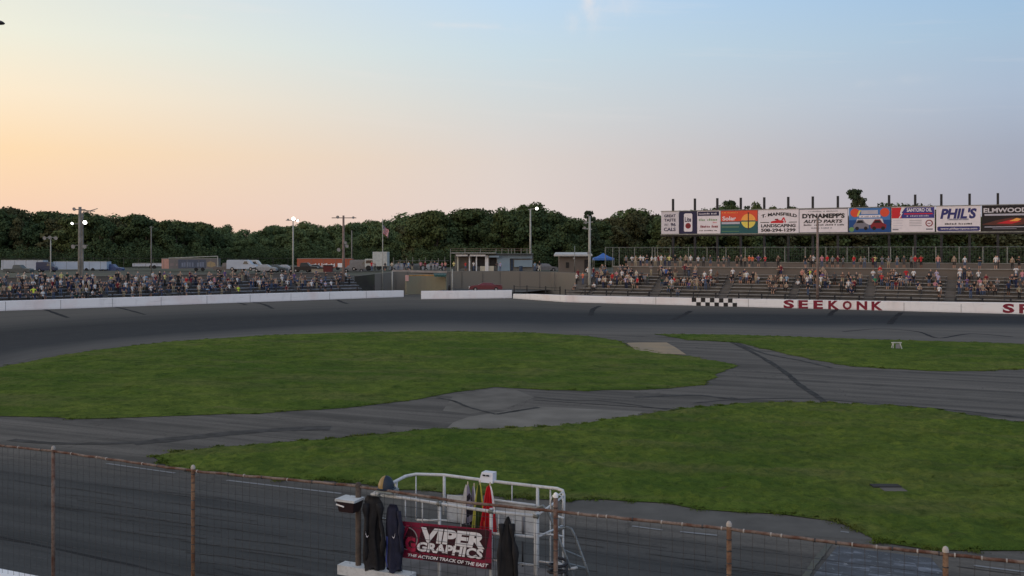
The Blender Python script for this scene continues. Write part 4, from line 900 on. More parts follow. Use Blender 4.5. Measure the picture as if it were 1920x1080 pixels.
# concession building
BY = 168.0
def bx(x): return (x - 960) / F * BY
cb = thing('concession_building', 'low pale building with open counters and roof railing above the maroon car', 'building', (bx(920), BY, 3.6))
mb = MB(); w0, w1 = bx(852), bx(1000)
mb.box(((w0 + w1) / 2, BY + 3.6, 3.5), (w1 - w0, 4.8, 3.0), mat('grey_block_wall', (.16, .16, .15), .9, .15)); mb.build('wall', cb)
mb = MB(); mb.box(((bx(846) + bx(930)) / 2, BY + 2.6, 6.62), (bx(930) - bx(846), 6.6, .16), mat('roof_edge', (.26, .25, .23), .8, .15)); mb.box(((bx(930) + bx(1000)) / 2, BY + 2.9, 6.45), (bx(1000) - bx(930) - .02, 6.0, .16), mat('dark_roof_edge', (.10, .11, .11), .8, .15)); mb.build('roof', cb)
for x0, x1 in ((855, 877), (881, 910), (917, 936)):
    mb = MB(); mb.box(((bx(x0) + bx(x1)) / 2, BY + .1, 6.15 if x0 < 915 else 5.95), (bx(x1) - bx(x0), .5, .30), m_wht if x0 < 915 else m_blu); mb.build('awning', cb)
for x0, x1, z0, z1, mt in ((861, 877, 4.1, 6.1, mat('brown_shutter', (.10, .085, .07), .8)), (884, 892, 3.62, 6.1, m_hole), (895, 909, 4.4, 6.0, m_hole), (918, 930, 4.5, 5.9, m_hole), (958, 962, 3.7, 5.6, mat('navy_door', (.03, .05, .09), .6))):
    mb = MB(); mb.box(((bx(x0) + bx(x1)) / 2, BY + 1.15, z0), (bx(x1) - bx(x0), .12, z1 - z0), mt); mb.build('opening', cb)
for x in (858, 880, 893, 911, 914): mb = MB(); mb.box((bx(x), BY + .6, 3.6), (.3 if x > 900 else .2, .2, 2.7), m_cream if x == 858 else m_wht); mb.build('post', cb)
for x0, x1, z0, z1 in ((900, 926, 3.62, 4.45), (932, 956, 3.62, 5.75), (964, 998, 4.3, 5.5), (930, 998, 5.75, 6.35)):
    mb = MB(); mb.box(((bx(x0) + bx(x1)) / 2, BY + .8, z0), (bx(x1) - bx(x0), .14, z1 - z0), m_blu if x0 > 929 else m_cream); mb.build('panel', cb)
for x in (845, 872, 901, 930, 941, 953, 959, 965, 977, 988): mb = MB(); mb.bar((bx(x), BY - .4, 6.62), (bx(x), BY - .4, 7.45), .10, .10, m_galv); mb.build('railing_post', cb)
for z in (7.1, 7.42): mb = MB(); mb.tube([(bx(845), BY - .4, z), (bx(996), BY - .4, z)], .035, mat('brown_rail', (.17, .12, .09), .8), 6); mb.build('railing', cb)
mb = MB(); mb.bar((bx(845), BY - .5, 3.6), (bx(845), BY - .5, 7.0), .12, .12, m_galv); mb.build('corner_post', cb)
# brown hut
HYY = 160.0; hx = lambda x: (x - 960) / F * HYY
ht = thing('block_hut', 'brown block hut with an overhanging pale flat roof beside the blue canopy', 'hut', (hx(1075), HYY, 3.6))
mb = MB(); mb.box(((hx(1049) + hx(1106)) / 2, HYY + 2.2, 3.5), (hx(1106) - hx(1049), 4, 2.85), m_conc_p); mb.build('wall', ht)
mb = MB(); q = [(hx(1038), HYY - .8, 6.2), (hx(1110), HYY - .8, 6.2), (hx(1110), HYY + 4.6, 6.55), (hx(1044), HYY + 4.6, 6.55)]; mb.add(q + [(a_, b_, c_ + .28) for a_, b_, c_ in q], [(3, 2, 1, 0), (4, 5, 6, 7), (0, 1, 5, 4), (1, 2, 6, 5), (2, 3, 7, 6), (3, 0, 4, 7)], mat('pale_roof', (.42, .41, .39), .7, .1)); mb.build('roof', ht)
mb = MB(); mb.box((hx(1101), HYY + .15, 3.55), (.9, .1, 2.1), m_hole); mb.build('door', ht)
mb = MB(); mb.box((hx(1064), HYY + .15, 4.3), (.5, .1, .9), m_hole); mb.build('window', ht)
# blue canopy
ct = thing('canopy_tent', 'blue pop-up canopy with peaked top above the left end benches', 'canopy', (W(1131, 490, 153)[0], 153, 3.6))
m_cblue = mat('canopy_blue', (.045, .13, .38), .7, .15, 2)
cx = W(1131, 0, 153)[0]; hw = 1.55
mb = MB(); cn = [(cx - hw, 153 - hw), (cx + hw, 153 - hw), (cx + hw, 153 + hw), (cx - hw, 153 + hw)]; apex = (cx, 153, 6.75); z1, z2 = 5.95, 5.62
vs = [(x, y, z1) for x, y in cn] + [(x, y, z2) for x, y in cn] + [apex] + [((x + cx) / 2, (y + 153) / 2, 6.22) for x, y in cn]
fs = []
for i in range(4): j = (i + 1) % 4; fs += [(i, j, 9 + j, 9 + i), (9 + i, 9 + j, 8), (4 + i, 4 + j, j, i)]
mb.add(vs, fs, m_cblue); mb.build('canopy_top', ct)
for x, y in cn: mb = MB(); mb.tube([(x, y, 3.6), (x, y, 5.9)], .035, m_galv, 6); mb.build('leg', ct)

# vehicles --------------------------------------------------------------
def car(loc, rz, label, paint, kind='car', L_=4.6, group=None, cat='car', name='parked_car'):
    t = thing(name, label, cat, loc, group, rz=rz)
    w = 1.8 / 2
    if kind == 'car': prof = [(-.5, .32), (-.5, .72), (-.47, .86), (-.33, .92), (-.22, 1.36), (-.12, 1.44), (.06, 1.44), (.13, 1.38), (.24, .98), (.42, .88), (.49, .74), (.5, .32)]
    elif kind == 'van': prof = [(-.5, .35), (-.5, 1.9), (-.47, 2.0), (.16, 2.0), (.24, 1.9), (.34, 1.2), (.47, 1.05), (.5, .8), (.5, .35)]
    elif kind == 'pickup': prof = [(-.5, .4), (-.5, 1.05), (-.16, 1.05), (-.14, 1.75), (-.08, 1.8), (.1, 1.8), (.22, 1.15), (.46, 1.05), (.5, .8), (.5, .4)]
    else: prof = [(-.5, .34), (-.5, .80), (-.46, .92), (-.30, .95), (-.20, 1.28), (-.14, 1.34), (.06, 1.36), (.10, 1.33), (.24, .99), (.42, .90), (.485, .74), (.5, .34)]
    n_ = len(prof); vs = []; 
    for sy, k in ((-1, 1), (1, 1)):
        for x, z in prof:
            inn = .80 if z > 1.15 and kind != 'van' else (.93 if z > 1.3 else 1); vs.append((x * L_, sy * w * inn, z))
    mb = MB(); fs = [(i, (i + 1) % n_, n_ + (i + 1) % n_, n_ + i) for i in range(n_)] + [tuple(range(n_))[::-1], tuple(range(n_, 2 * n_))]
    mb.add(vs, fs, paint); mb.build('body', t, rel=False)
    # windows, slightly proud of the sides
    gz0, gz1 = (1.0, 1.33) if kind in ('car',) else ((1.25, 1.75) if kind == 'van' else ((1.15, 1.66) if kind == 'pickup' else (.98, 1.27)))
    for sy in (-1, 1):
        mb = MB(); x0, x1 = (-.26 * L_, .17 * L_) if kind != 'pickup' else (-.11 * L_, .12 * L_)
        if kind == 'van': x0, x1 = .05 * L_, .24 * L_
        wi = w * (.80 if kind != 'van' else .94) + .02; wo = w * (.93 if kind != 'van' else 1.0) + .02
        mb.add([(x0, sy * wo, gz0), (x1, sy * wo, gz0), (x1 - .3, sy * wi, gz1), (x0 + .25, sy * wi, gz1)], [(0, 1, 2, 3)], m_dkglass); mb.build('side_window', t, rel=False)
    for x in (-.31 * L_, .31 * L_):
        for sy in (-1, 1):
            mb = MB(); c = Vector((x, sy * w * .96, .34)); prof2 = [(.14, -.02), (.30, -.03), (.34, .02), (.34, .18), (.3, .2)]; vs = []; N_ = 16
            for r, d_ in prof2:
                for j in range(N_): a_ = 6.283 * j / N_; vs.append((c.x + r * math.cos(a_), c.y - sy * d_ + sy * .06, c.z + r * math.sin(a_)))
            fs = [(i * N_ + j, i * N_ + (j + 1) % N_, (i + 1) * N_ + (j + 1) % N_, (i + 1) * N_ + j) for i in range(4) for j in range(N_)]
            mb.add(vs, fs, m_tyre); wl = mb.build('wheel', t, rel=False)
            mb = MB(); mb.add([(c.x + .16 * math.cos(6.283 * j / 12), c.y + sy * .09, c.z + .16 * math.sin(6.283 * j / 12)) for j in range(12)], [tuple(range(12))], m_rim); mb.build('rim', wl, rel=False)
    return t
m_mar = mat('maroon_paint', (.11, .010, .018), .35, .15, 3, spec=.5)
t = car((W(911, 0, 155)[0], 154, .72), math.pi + .03, 'maroon stock race car with white nose parked behind the short white wall', m_mar, 'race', 5.2, cat='race car', name='race_car')
mb = MB(); mb.box((2.45, 0, .42), (.36, 1.5, .34), m_wht); mb.build('bumper', t, rel=False)
mb = MB(); mb.box((-1.9, 0, .98), (1.4, 1.5, .05), m_mar); mb.build('rear_deck', t, rel=False)
mb = MB(); mb.add([(1.22, -.7, 1.0), (1.22, .7, 1.0), (.55, .6, 1.36), (.55, -.6, 1.36)], [(0, 1, 2, 3)], mat('pale_screen', (.3, .3, .32), .3, .1)); mb.add([(.5, -.88, 1.02), (.9, -.9, 1.0), (.6, -.74, 1.33), (.42, -.74, 1.33)], [(0, 1, 2, 3)], mat('pale_screen', (.3, .3, .32), .3, .1)); mb.build('windscreen', t, rel=False)
# dark lumps beside it
mb = MB(); 
for k in range(3): mb.lathe((W(841 + 4 * k, 0, 152)[0], 152, .72 + .0), [(.2, 0), (.34, .02), (.36, .22), (.3, .25), (.2, .25)], m_tyre, 14)
st = thing('tyre', 'black spare tyre standing by the white leaning post at the pit gap', 'tyre', W(842, 545, 152.5))
mb = MB(); c = W(842.5, 543, 152.6); N_ = 18
vs = []; pr = [(.30, -.13), (.46, -.16), (.50, 0), (.46, .16), (.30, .13)]
for r_, d_ in pr:
    for j in range(N_): a_ = 6.283 * j / N_; vs.append((c[0] + d_ + .0, c[1] + r_ * math.cos(a_), 1.25 + r_ * math.sin(a_)))
mb.add(vs, [(i * N_ + j, i * N_ + (j + 1) % N_, (i + 1) * N_ + (j + 1) % N_, (i + 1) * N_ + j) for i in range(4) for j in range(N_)], m_tyre); mb.build('tread', st)

def trailer(x0, x1, y0, y1, Y, label, col, group='trailers parked in the pits', stripes=None, cat='trailer', name='box_trailer', deco=None):
    a_ = W(x0, y1, Y); b_ = W(x1, y0, Y); L_ = b_[0] - a_[0]; cx_ = (a_[0] + b_[0]) / 2
    t = thing(name, label, cat, (cx_, Y, a_[2] - .5), group)
    mb = MB(); mb.box((cx_, Y + 1.2, a_[2]), (L_, 2.4, b_[2] - a_[2]), col); mb.build('box_body', t)
    mb = MB(); mb.box((cx_, Y + 1.2, b_[2]), (L_ + .06, 2.46, .07), m_galv); mb.build('roof_rim', t)
    for k in range(int(L_ / 1.2)):
        mb = MB() if k == 0 else mb
        if k % 2: continue
        mb.box((a_[0] + .4 + k * 1.2, Y - .012, a_[2] + .05), (.05, .03, (b_[2] - a_[2]) - .1), m_pole)
    if int(L_ / 1.2): mb.build('rib', t)
    zz = a_[2]
    for q in (.62, .74):
        mb = MB(); mb.tube([(a_[0] + L_ * q, Y - .02, zz - .1), (a_[0] + L_ * q, Y + .2, zz - .1)], .38, m_tyre, 14); mb.build('wheel', t)
    if deco: deco(t, a_, b_, Y)
    return t
m_wtr = mat('white_trailer_skin', (.38, .42, .48), .5, .12, .5); m_wtr2 = mat('blue_white_trailer_skin', (.33, .40, .50), .5, .1, .5)
trailer(2, 80, 488, 506, 205, 'white box trailer at the far left edge of the pits', m_wtr)
trailer(100, 200, 490.5, 505, 208, 'long bluish white trailer behind the thick double light pole', m_wtr2)
car((W(88, 0, 196)[0], 196, W(88, 510, 196)[2]), .1, 'dark navy van parked between the two white trailers', mat('navy_paint', (.03, .04, .08), .4, .1), 'van', 3.6, 'vehicles parked in the pits', 'van', 'parked_van')
car((W(35, 0, 190)[0], 190, W(35, 514, 190)[2]), 0, 'grey pickup truck parked in front of the leftmost white trailer', mat('dark_grey_paint', (.07, .08, .08), .5, .1), 'pickup', 5.2, 'vehicles parked in the pits', 'pickup truck', 'pickup_truck')
car((W(210, 0, 210)[0], 210, W(210, 511, 210)[2]), 0, 'blue pickup at the right end of the long white trailer', mat('blue_paint', (.04, .07, .17), .4, .1), 'pickup', 4.8, 'vehicles parked in the pits', 'pickup truck', 'pickup_truck')
trailer(248, 304, 494, 499.5, 206, 'low white flatbed with a sloping deck left of the grey hauler', m_wtr, name='flat_trailer')
def hauler(t, a_, b_, Y):
    mb = MB(); P_ = Panel((a_[0], Y, a_[2]), (b_[0] - a_[0], 0, 0), (0, 0, b_[2] - a_[2]), (0, -1, 0), mb)
    P_.rect(.0, .02, .13, .98, mat('pink_side', (.42, .24, .20), .6)); P_.rect(.30, .05, .80, .9, mat('slate_side', (.06, .08, .12), .5), .014); r3 = random.Random(3)
    P_.squiggle(.16, .3, .3, .6, mat('dim_grey_letters', (.2, .16, .17), .6), 4, r3); P_.squiggle(.36, .2, .78, .7, mat('dim_blue_letters', (.14, .17, .24), .6), 9, r3, .02); P_.poly([(.82, .25), (.9, .15), (.98, .3), (.96, .6), (.88, .75), (.82, .6)], mat('dull_gold', (.28, .22, .13), .6), .02); mb.build('artwork', t)
trailer(303, 407, 485, 504, 200, 'grey race hauler with pink end panel and dark lettered side', mat('grey_hauler_skin', (.13, .125, .13), .5, .15, .5), deco=hauler, name='race_hauler', cat='hauler')
aw = thing('awning_frame', 'thin white awning frame along the top of the grey hauler', 'awning', W(408, 515, 196), )
for p, q in (((316, 484, 196), (408, 480.5, 196)), ((408, 480.5, 196), (408, 512, 196)), ((408, 481, 196), (413, 512, 199))): mb = MB(); mb.tube([W(*p), W(*q)], .09, m_polel, 6); mb.build('pole', aw)
for i, (x, kind, lab, col, Lc) in enumerate(((455, 'van', 'white van at the left of the pair behind the turn crowd', m_wtr, 5.5), (472, 'van', 'pale van at the right of the pair behind the turn crowd', mat('offwhite_paint', (.42, .42, .42), .4), 5.0), (425, 'pickup', 'grey brown pickup between the hauler and the white vans', mat('brown_grey_paint', (.13, .11, .10), .5), 4.6), (497, 'car', 'silver car right of the white vans', mat('silver_paint', (.26, .27, .28), .4), 4.4), (516, 'car', 'dark grey car among the cars left of the bright floodlight pole', mat('dark_grey_paint', (.07, .08, .08), .5), 4.4), (533, 'car', 'light grey car nearest the left of the bright floodlight pole', mat('light_grey_paint', (.30, .30, .31), .4), 4.4), (572, 'pickup', 'black pickup in front of the left end of the orange trailer', mat('black_car_paint', (.015, .015, .017), .4), 5.0), (592, 'car', 'black car in front of the orange trailer lettering', mat('black_car_paint', (.015, .015, .017), .4), 4.4), (664, 'car', 'grey car right of the orange trailer', mat('mid_grey_paint', (.16, .16, .165), .4), 4.6), (678, 'van', 'grey van between the orange trailer and the white truck', mat('mid_grey_paint', (.16, .16, .165), .4), 4.2))):
    Yc = 182 + (i % 3) * 3; car((W(x, 0, Yc)[0], Yc, W(x, 510.5 if kind != 'van' else 507.5, Yc)[2]), .05 * (i % 3), lab, col, kind, Lc, 'vehicles parked in the pits', kind if kind != 'pickup' else 'pickup truck', {'car': 'parked_car', 'van': 'parked_van', 'pickup': 'pickup_truck'}[kind])
def orng(t, a_, b_, Y):
    mb = MB(); P_ = Panel((a_[0], Y, a_[2]), (b_[0] - a_[0], 0, 0), (0, 0, b_[2] - a_[2]), (0, -1, 0), mb); P_.squiggle(.22, .12, .70, .5, m_wht, 17, random.Random(8), .04); P_.rect(.74, .05, .84, .5, m_wht, .03); mb.build('lettering', t)
trailer(557, 660, 485, 502, 195, 'long orange trailer with white block lettering in the pits', mat('orange_trailer_skin', (.32, .085, .045), .6, .15, .5), deco=orng)
def rack(x0, x1, y0, y1, Y, label, col, name, cat):
    a_ = W(x0, y1, Y); b_ = W(x1, y0, Y); t = thing(name, label, cat, ((a_[0] + b_[0]) / 2, Y, a_[2])); mb = MB(); mb.box(((a_[0] + b_[0]) / 2, Y + .6, a_[2]), (b_[0] - a_[0], 1.2, b_[2] - a_[2]), col); mb.build('box_body', t)
    mb = MB(); mb.box(((a_[0] + b_[0]) / 2, Y + .6, b_[2]), (b_[0] - a_[0] + .2, 1.4, .1), m_steel_d); mb.build('lid', t)
    for q in (a_[0] + .2, b_[0] - .2): mb = MB(); mb.box((q, Y + .5, a_[2] - .3), (.15, .9, .3), m_steel_d); mb.build('skid', t)
rack(584, 622, 504, 513, 172, 'long tan storage bin behind the right part of the turn crowd', mat('tan_bin', (.30, .27, .21), .8), 'storage_bin', 'bin')
rack(606, 622, 498, 510, 170, 'dark red storage rack standing before the orange trailer', mat('dark_red_rack', (.10, .025, .025), .8), 'storage_rack', 'rack')
# white truck by the flagpole
tx = W(708, 0, 178)[0]; tz = 3.6
tk = thing('box_truck', 'white box truck by the flagpole at the left of the pit terrace', 'truck', (tx, 178, tz), 'vehicles parked in the pits')
mb = MB(); mb.box((tx + .5, 179, tz + .7), (2.6, 3.6, 2.6), mat('truck_white', (.42, .44, .42), .5, .12)); mb.build('cargo_box', tk)
mb = MB(); mb.box((tx - 1.5, 179, tz + .5), (1.6, 2.2, 1.5), mat('truck_white', (.42, .44, .42), .5, .12)); mb.box((tx - 1.5, 177.85, tz + 1.25), (1.2, .06, .5), m_dkglass); mb.build('cab', tk)
for q in (-1.6, .3, 1.3): mb = MB(); mb.tube([(tx + q, 177.3, tz + .42), (tx + q, 177.7, tz + .42)], .42, m_tyre, 14); mb.build('wheel', tk)
# terrace kerb and pit railing above the tunnel
mb = MB(); mb.bar(W(735, 508, 163), W(838, 510, 164.7), .3, .35, mat('pale_ledge', (.30, .26, .23), .8, .2, 1)); tag(mb.build('ledge'), 'pale worn concrete ledge along the top of the tunnel opening', 'ledge')
pr = thing('pit_railing', 'grey post and rail fence at the back of the pit terrace', 'railing', W(690, 500, 176))
for x in range(738, 845, 12): mb = MB(); mb.tube([W(x, 505, 176), W(x, 486 - (x % 5), 176)], .05, m_galv, 6); mb.build('post', pr)
for y in (489, 496): mb = MB(); mb.tube([W(738, y, 176), W(842, y, 176)], .03, m_galv, 5); mb.build('rail', pr)
for x0, lab, col in ((752, 'pale grey car at the left behind the pit terrace railing', 'light_grey_paint'), (782, 'dark grey car behind the middle of the pit terrace railing', 'dark_grey_paint'), (812, 'silver car at the right behind the pit terrace railing', 'silver_paint')):
    car((W(x0, 0, 183)[0], 183, 3.25), .1, lab, MATS[col], 'car', 4.4, 'vehicles parked in the pits')
car((W(1022, 0, 172)[0], 172, 3.4), .1, 'grey car behind the man in white trousers', MATS['mid_grey_paint'], 'car', 4.4, 'vehicles parked in the pits')
# far pit fence
pf = thing('pit_fence', 'long dim wire fence at the back of the pits below the woods', 'fence', W(220, 490, 225))
for x in range(-20, 600, 28): mb = MB(); mb.tube([W(x, 505, 225), W(x, 483, 225)], .05, m_steel_d, 5); mb.build('post', pf)
mb = MB(); mb.tube([W(-20, 484.5, 225), W(570, 484.5, 225)], .04, m_steel_d, 5); mb.build('rail', pf)
# barrel and small white trestle, drain
def drum(x, Y, z, label, mt, r_=.3, h=.85):
    p = W(x, 0, Y); t = thing('barrel', label, 'barrel', (p[0], Y, z)); mb = MB(); mb.lathe((p[0], Y, z), [(r_ * .92, 0), (r_, .05), (r_, h * .33), (r_ * 1.05, h * .35), (r_, h * .37), (r_, h * .66), (r_ * 1.05, h * .68), (r_, h * .70), (r_, h), (r_ * .9, h + .02), (0, h + .02)], mt, 16); mb.build('drum', t)
drum(976.5, 164.2, 3.66, 'dark blue barrel on the terrace edge below the pale blue panels', mat('barrel_blue', (.03, .05, .09), .6))
p = G(1681, 655.5); tr = thing('trestle', 'small white trestle standing alone on the far grass strip', 'trestle', p)
m_trs = mat('trestle_white', (.42, .43, .40), .6, .2)
mb = MB(); mb.bar((p[0] - .36, p[1], .50), (p[0] + .36, p[1], .50), .07, .08, m_trs); mb.build('top_beam', tr)
for sx_ in (-.30, .30):
    for sy in (-.2, .2): mb = MB(); mb.bar((p[0] + sx_ * .8, p[1], .49), (p[0] + sx_ * 1.1, p[1] + sy, .0), .045, .045, m_trs); mb.build('leg', tr)
mb = MB(); mb.add([(p[0] - .1, p[1] - .05, .08), (p[0] + .26, p[1] - .05, .08), (p[0] + .3, p[1] - .03, .4), (p[0] - .06, p[1] - .03, .4)], [(0, 1, 2, 3)], m_gr if False else mat('grey_board', (.2, .2, .2), .7)); mb.build('panel', tr)
p = G(1672, 921); dr = thing('drain', 'square concrete drain with dark opening sunk in the near grass', 'drain', p)
mb = MB(); mb.box((p[0] + .05, p[1], .0), (.66, .42, .06), m_con2); mb.build('slab', dr)
mb = MB(); mb.box((p[0] - .03, p[1] + .40, .0), (.84, .34, .085), m_hole); mb.build('opening', dr)
for q, ln in (((0, 714), 54), ((1916, 1000), 40)): pass
mb = MB(); mb.add([G(-30, 716, .02), G(52, 710, .02), G(20, 714, .02), G(-30, 711, .02)][::-1], [(0, 1, 2, 3)], m_con2); tag(mb.build('track_slab'), kind='structure')

# ------------------------------------------------------------------ people
def skin_person(pose):
    """one continuous body grown along a posed skeleton; returns a mesh with six material slots"""
    J = {'pel': (0, 0, .95, .135), 'wst': (0, 0, 1.10, .125), 'chs': (0, .01, 1.33, .155), 'nck': (0, 0, 1.49, .055), 'hd0': (0, -.01, 1.58, .085), 'hd1': (0, -.01, 1.69, .08)}
    for s, n_ in ((-1, 'l'), (1, 'r')):
        J['sh' + n_] = (s * .19, .01, 1.41, .062); J['el' + n_] = (s * .245, .02, 1.14, .044); J['ha' + n_] = (s * .25, -.06, .87, .038)
        J['hp' + n_] = (s * .09, 0, .90, .095); J['kn' + n_] = (s * .10, -.01, .50, .062); J['an' + n_] = (s * .105, .02, .08, .045); J['to' + n_] = (s * .12, -.14, .035, .042)
    def mv(d):
        for k_, v_ in d.items(): J[k_] = v_ + (J[k_][3],)
    if pose == 'clap': mv({'ell': (-.22, -.16, 1.18), 'har': (.04, -.34, 1.30), 'elr': (.22, -.16, 1.18), 'hal': (-.04, -.34, 1.30)})
    if pose == 'crossed': mv({'ell': (-.25, -.10, 1.16), 'elr': (.25, -.10, 1.16), 'hal': (.10, -.24, 1.20), 'har': (-.10, -.26, 1.16)})
    if pose == 'hips': mv({'ell': (-.38, .06, 1.18), 'elr': (.38, .06, 1.18), 'hal': (-.19, -.04, .98), 'har': (.19, -.04, .98)})
    if pose == 'phone': mv({'elr': (.26, -.12, 1.24), 'har': (.12, -.30, 1.50), 'ell': (-.26, -.05, 1.16)})
    if pose == 'wave': mv({'elr': (.36, -.04, 1.54), 'har': (.34, -.08, 1.84)})
    if pose == 'stride': mv({'knl': (-.14, -.16, .50), 'anl': (-.22, -.24, .10), 'tol': (-.24, -.40, .04), 'knr': (.13, .10, .50), 'anr': (.24, .24, .10), 'tor': (.26, .1, .04), 'ell': (-.3, .12, 1.16)})
    if pose in ('sit', 'sitlean'):
        ln = -.02 if pose == 'sit' else -.20
        mv({'pel': (0, .30, .50), 'wst': (0, .30 + ln * .2, .66), 'chs': (0, .30 + ln * .7, .88), 'nck': (0, .29 + ln, 1.04), 'hd0': (0, .27 + ln * 1.1, 1.13), 'hd1': (0, .26 + ln * 1.15, 1.24)})
        for s, n_ in ((-1, 'l'), (1, 'r')):
            mv({'sh' + n_: (s * .19, .30 + ln * .9, .96), 'el' + n_: (s * .25, .20 + ln, .72), 'ha' + n_: (s * .12, -.04 + ln * .3, .60), 'hp' + n_: (s * .10, .24, .50), 'kn' + n_: (s * .15, -.14, .50), 'an' + n_: (s * .15, -.10, .09), 'to' + n_: (s * .17, -.26, .035)})
    E = [('pel', 'wst', 0), ('wst', 'chs', 0), ('chs', 'nck', 0), ('nck', 'hd0', 2), ('hd0', 'hd1', 2)]
    for n_ in 'lr': E += [('chs', 'sh' + n_, 0), ('sh' + n_, 'el' + n_, 0), ('el' + n_, 'ha' + n_, 2), ('pel', 'hp' + n_, 1), ('hp' + n_, 'kn' + n_, 1), ('kn' + n_, 'an' + n_, 5), ('an' + n_, 'to' + n_, 4)]
    ks = list(J); me = bpy.data.meshes.new('b'); me.from_pydata([J[k_][:3] for k_ in ks], [(ks.index(a_), ks.index(b_)) for a_, b_, _ in E], []); ob = bpy.data.objects.new('b', me); COL.objects.link(ob)
    md = ob.modifiers.new('s', 'SKIN'); md.use_smooth_shade = True
    for i, k_ in enumerate(ks): r_ = J[k_][3]; me.skin_vertices[0].data[i].radius = (r_, r_ * (.72 if k_ in ('chs', 'wst', 'pel') else 1.0)); me.skin_vertices[0].data[i].use_root = (k_ == 'pel')
    sb = ob.modifiers.new('d', 'SUBSURF'); sb.levels = 1; sb.render_levels = 1
    dg = bpy.context.evaluated_depsgraph_get(); dg.update(); out = bpy.data.meshes.new_from_object(ob.evaluated_get(dg)); out.name = 'person'; bpy.data.objects.remove(ob); bpy.data.meshes.remove(me)
    out.materials.clear()
    for _ in range(6): out.materials.append(None)
    hc = Vector(J['hd1'][:3])
    for p in out.polygons:
        c = p.center; best = 9; mi = 0
        for a_, b_, m_ in E:
            A_, B_ = Vector(J[a_][:3]), Vector(J[b_][:3]); ab = B_ - A_; t_ = max(0, min(1, (c - A_).dot(ab) / ab.length_squared)); dd = (c - (A_ + ab * t_)).length - .5 * (J[a_][3] * (1 - t_) + J[b_][3] * t_)
            if a_.startswith('sh') and t_ > .8: m__ = 2
            else: m__ = m_
            if dd < best: best, mi = dd, m__
        if mi == 2 and c.z > J['hd0'][2] - .03 and abs(c.x) < .12 and (c.z > J['hd1'][2] + .01 or c.y > J['hd1'][1] + .015): mi = 3
        p.material_index = mi; p.use_smooth = True
    return out
POSES = ['stand', 'clap', 'crossed', 'hips', 'phone', 'wave', 'stride', 'sit', 'sitlean']
PM = {p: skin_person(p) for p in POSES}
PT = {'stand': 'standing with arms down', 'clap': 'standing with hands together', 'crossed': 'standing with arms folded', 'hips': 'standing with hands on hips', 'phone': 'standing with one hand raised to the face', 'wave': 'standing with one arm up', 'stride': 'stepping sideways', 'sit': 'sitting', 'sitlean': 'sitting leaning forward'}
CLOTH = {'white': (.62, .62, .62), 'black': (.018, .018, .02), 'grey': (.20, .20, .21), 'dark grey': (.07, .07, .075), 'red': (.48, .03, .035), 'dark red': (.17, .02, .03), 'blue': (.05, .11, .34), 'navy': (.02, .03, .08), 'orange': (.62, .14, .07), 'neon yellow': (.62, .75, .08), 'yellow': (.60, .55, .22), 'green': (.05, .25, .13), 'dark green': (.02, .06, .04), 'tan': (.34, .26, .19), 'brown': (.13, .085, .065), 'pink': (.52, .22, .26), 'salmon': (.55, .25, .20), 'purple': (.12, .07, .20), 'lilac': (.40, .36, .50), 'light blue': (.25, .36, .48), 'denim': (.07, .10, .17), 'khaki': (.32, .27, .18), 'cream': (.55, .50, .40)}
def cm(n_): return mat('cloth_' + n_.replace(' ', '_'), CLOTH[n_], .9, .18, 6)
SKIN = [mat('skin_light', (.46, .27, .19), .6, .1), mat('skin_tan', (.36, .20, .13), .6, .1), mat('skin_brown', (.18, .09, .055), .6, .1)]
HAIR = {'dark hair': mat('hair_dark', (.02, .015, .012), .7), 'brown hair': mat('hair_brown', (.07, .04, .025), .7), 'fair hair': mat('hair_fair', (.28, .20, .11), .7), 'white cap': mat('cap_white', (.55, .55, .55), .8), 'black cap': mat('cap_black', (.02, .02, .02), .8), 'red cap': mat('cap_red', (.35, .03, .03), .8), 'grey hair': mat('hair_grey', (.3, .3, .3), .7)}
m_shoe = mat('shoes', (.05, .05, .05), .7, .3)
rp_ = random.Random(77); PEOPLE = []
def person(P_, rz, shirt, trous, pose, place, sc=1.0, hair=None, shorts=None):
    PEOPLE.append(dict(P=P_, rz=rz, sh=shirt, tr=trous, pose=pose, pl=place, sc=sc, hair=hair or rp_.choice(['dark hair'] * 4 + ['brown hair'] * 4 + ['fair hair', 'fair hair', 'black cap', 'black cap', 'white cap', 'grey hair', 'red cap']), shorts=(rp_.random() < .45) if shorts is None else shorts))
def face_r(): return R.ang() + rp_.uniform(-.6, .6) - .1      # body faces -y before turning
DARKS = ['black', 'dark grey', 'denim', 'navy', 'denim', 'khaki', 'dark grey', 'black']
ST = ['stand', 'stand', 'crossed', 'hips', 'stand', 'clap', 'phone', 'stand']
# upper walkway (photo column, shirt)
UP = [(1192, 'tan'), (1201, 'white'), (1174, 'grey'), (1185, 'white'), (1206, 'white'), (1222, 'white'), (1229, 'white'), (1235, 'dark red'), (1240, 'white'), (1255, 'yellow'), (1266, 'black'), (1276, 'grey'), (1286, 'tan'), (1295, 'white'), (1309, 'white'), (1319, 'grey'), (1347, 'dark grey'), (1357, 'grey'), (1366, 'dark grey'), (1382, 'brown'), (1397, 'tan'), (1405, 'orange'), (1411, 'orange'), (1422, 'purple'), (1435, 'red'), (1459, 'brown'), (1510, 'black'), (1520, 'brown'), (1525, 'white'), (1541, 'pink'), (1551, 'red'), (1561, 'grey'), (1581, 'grey'), (1601, 'red'), (1614, 'tan'), (1621, 'grey'), (1637, 'dark red'), (1641, 'yellow'), (1654, 'grey'), (1666, 'grey'), (1682, 'grey'), (1695, 'dark grey'), (1709, 'grey'), (1716, 'red'), (1727, 'red'), (1759, 'salmon'), (1789, 'tan'), (1809, 'white'), (1837, 'black'), (1867, 'white'), (1870, 'grey'), (1898, 'tan'), (1911, 'black'), (1247, 'grey'), (1213, 'black'), (1332, 'dark grey'), (1390, 'dark grey'), (1571, 'dark red')]
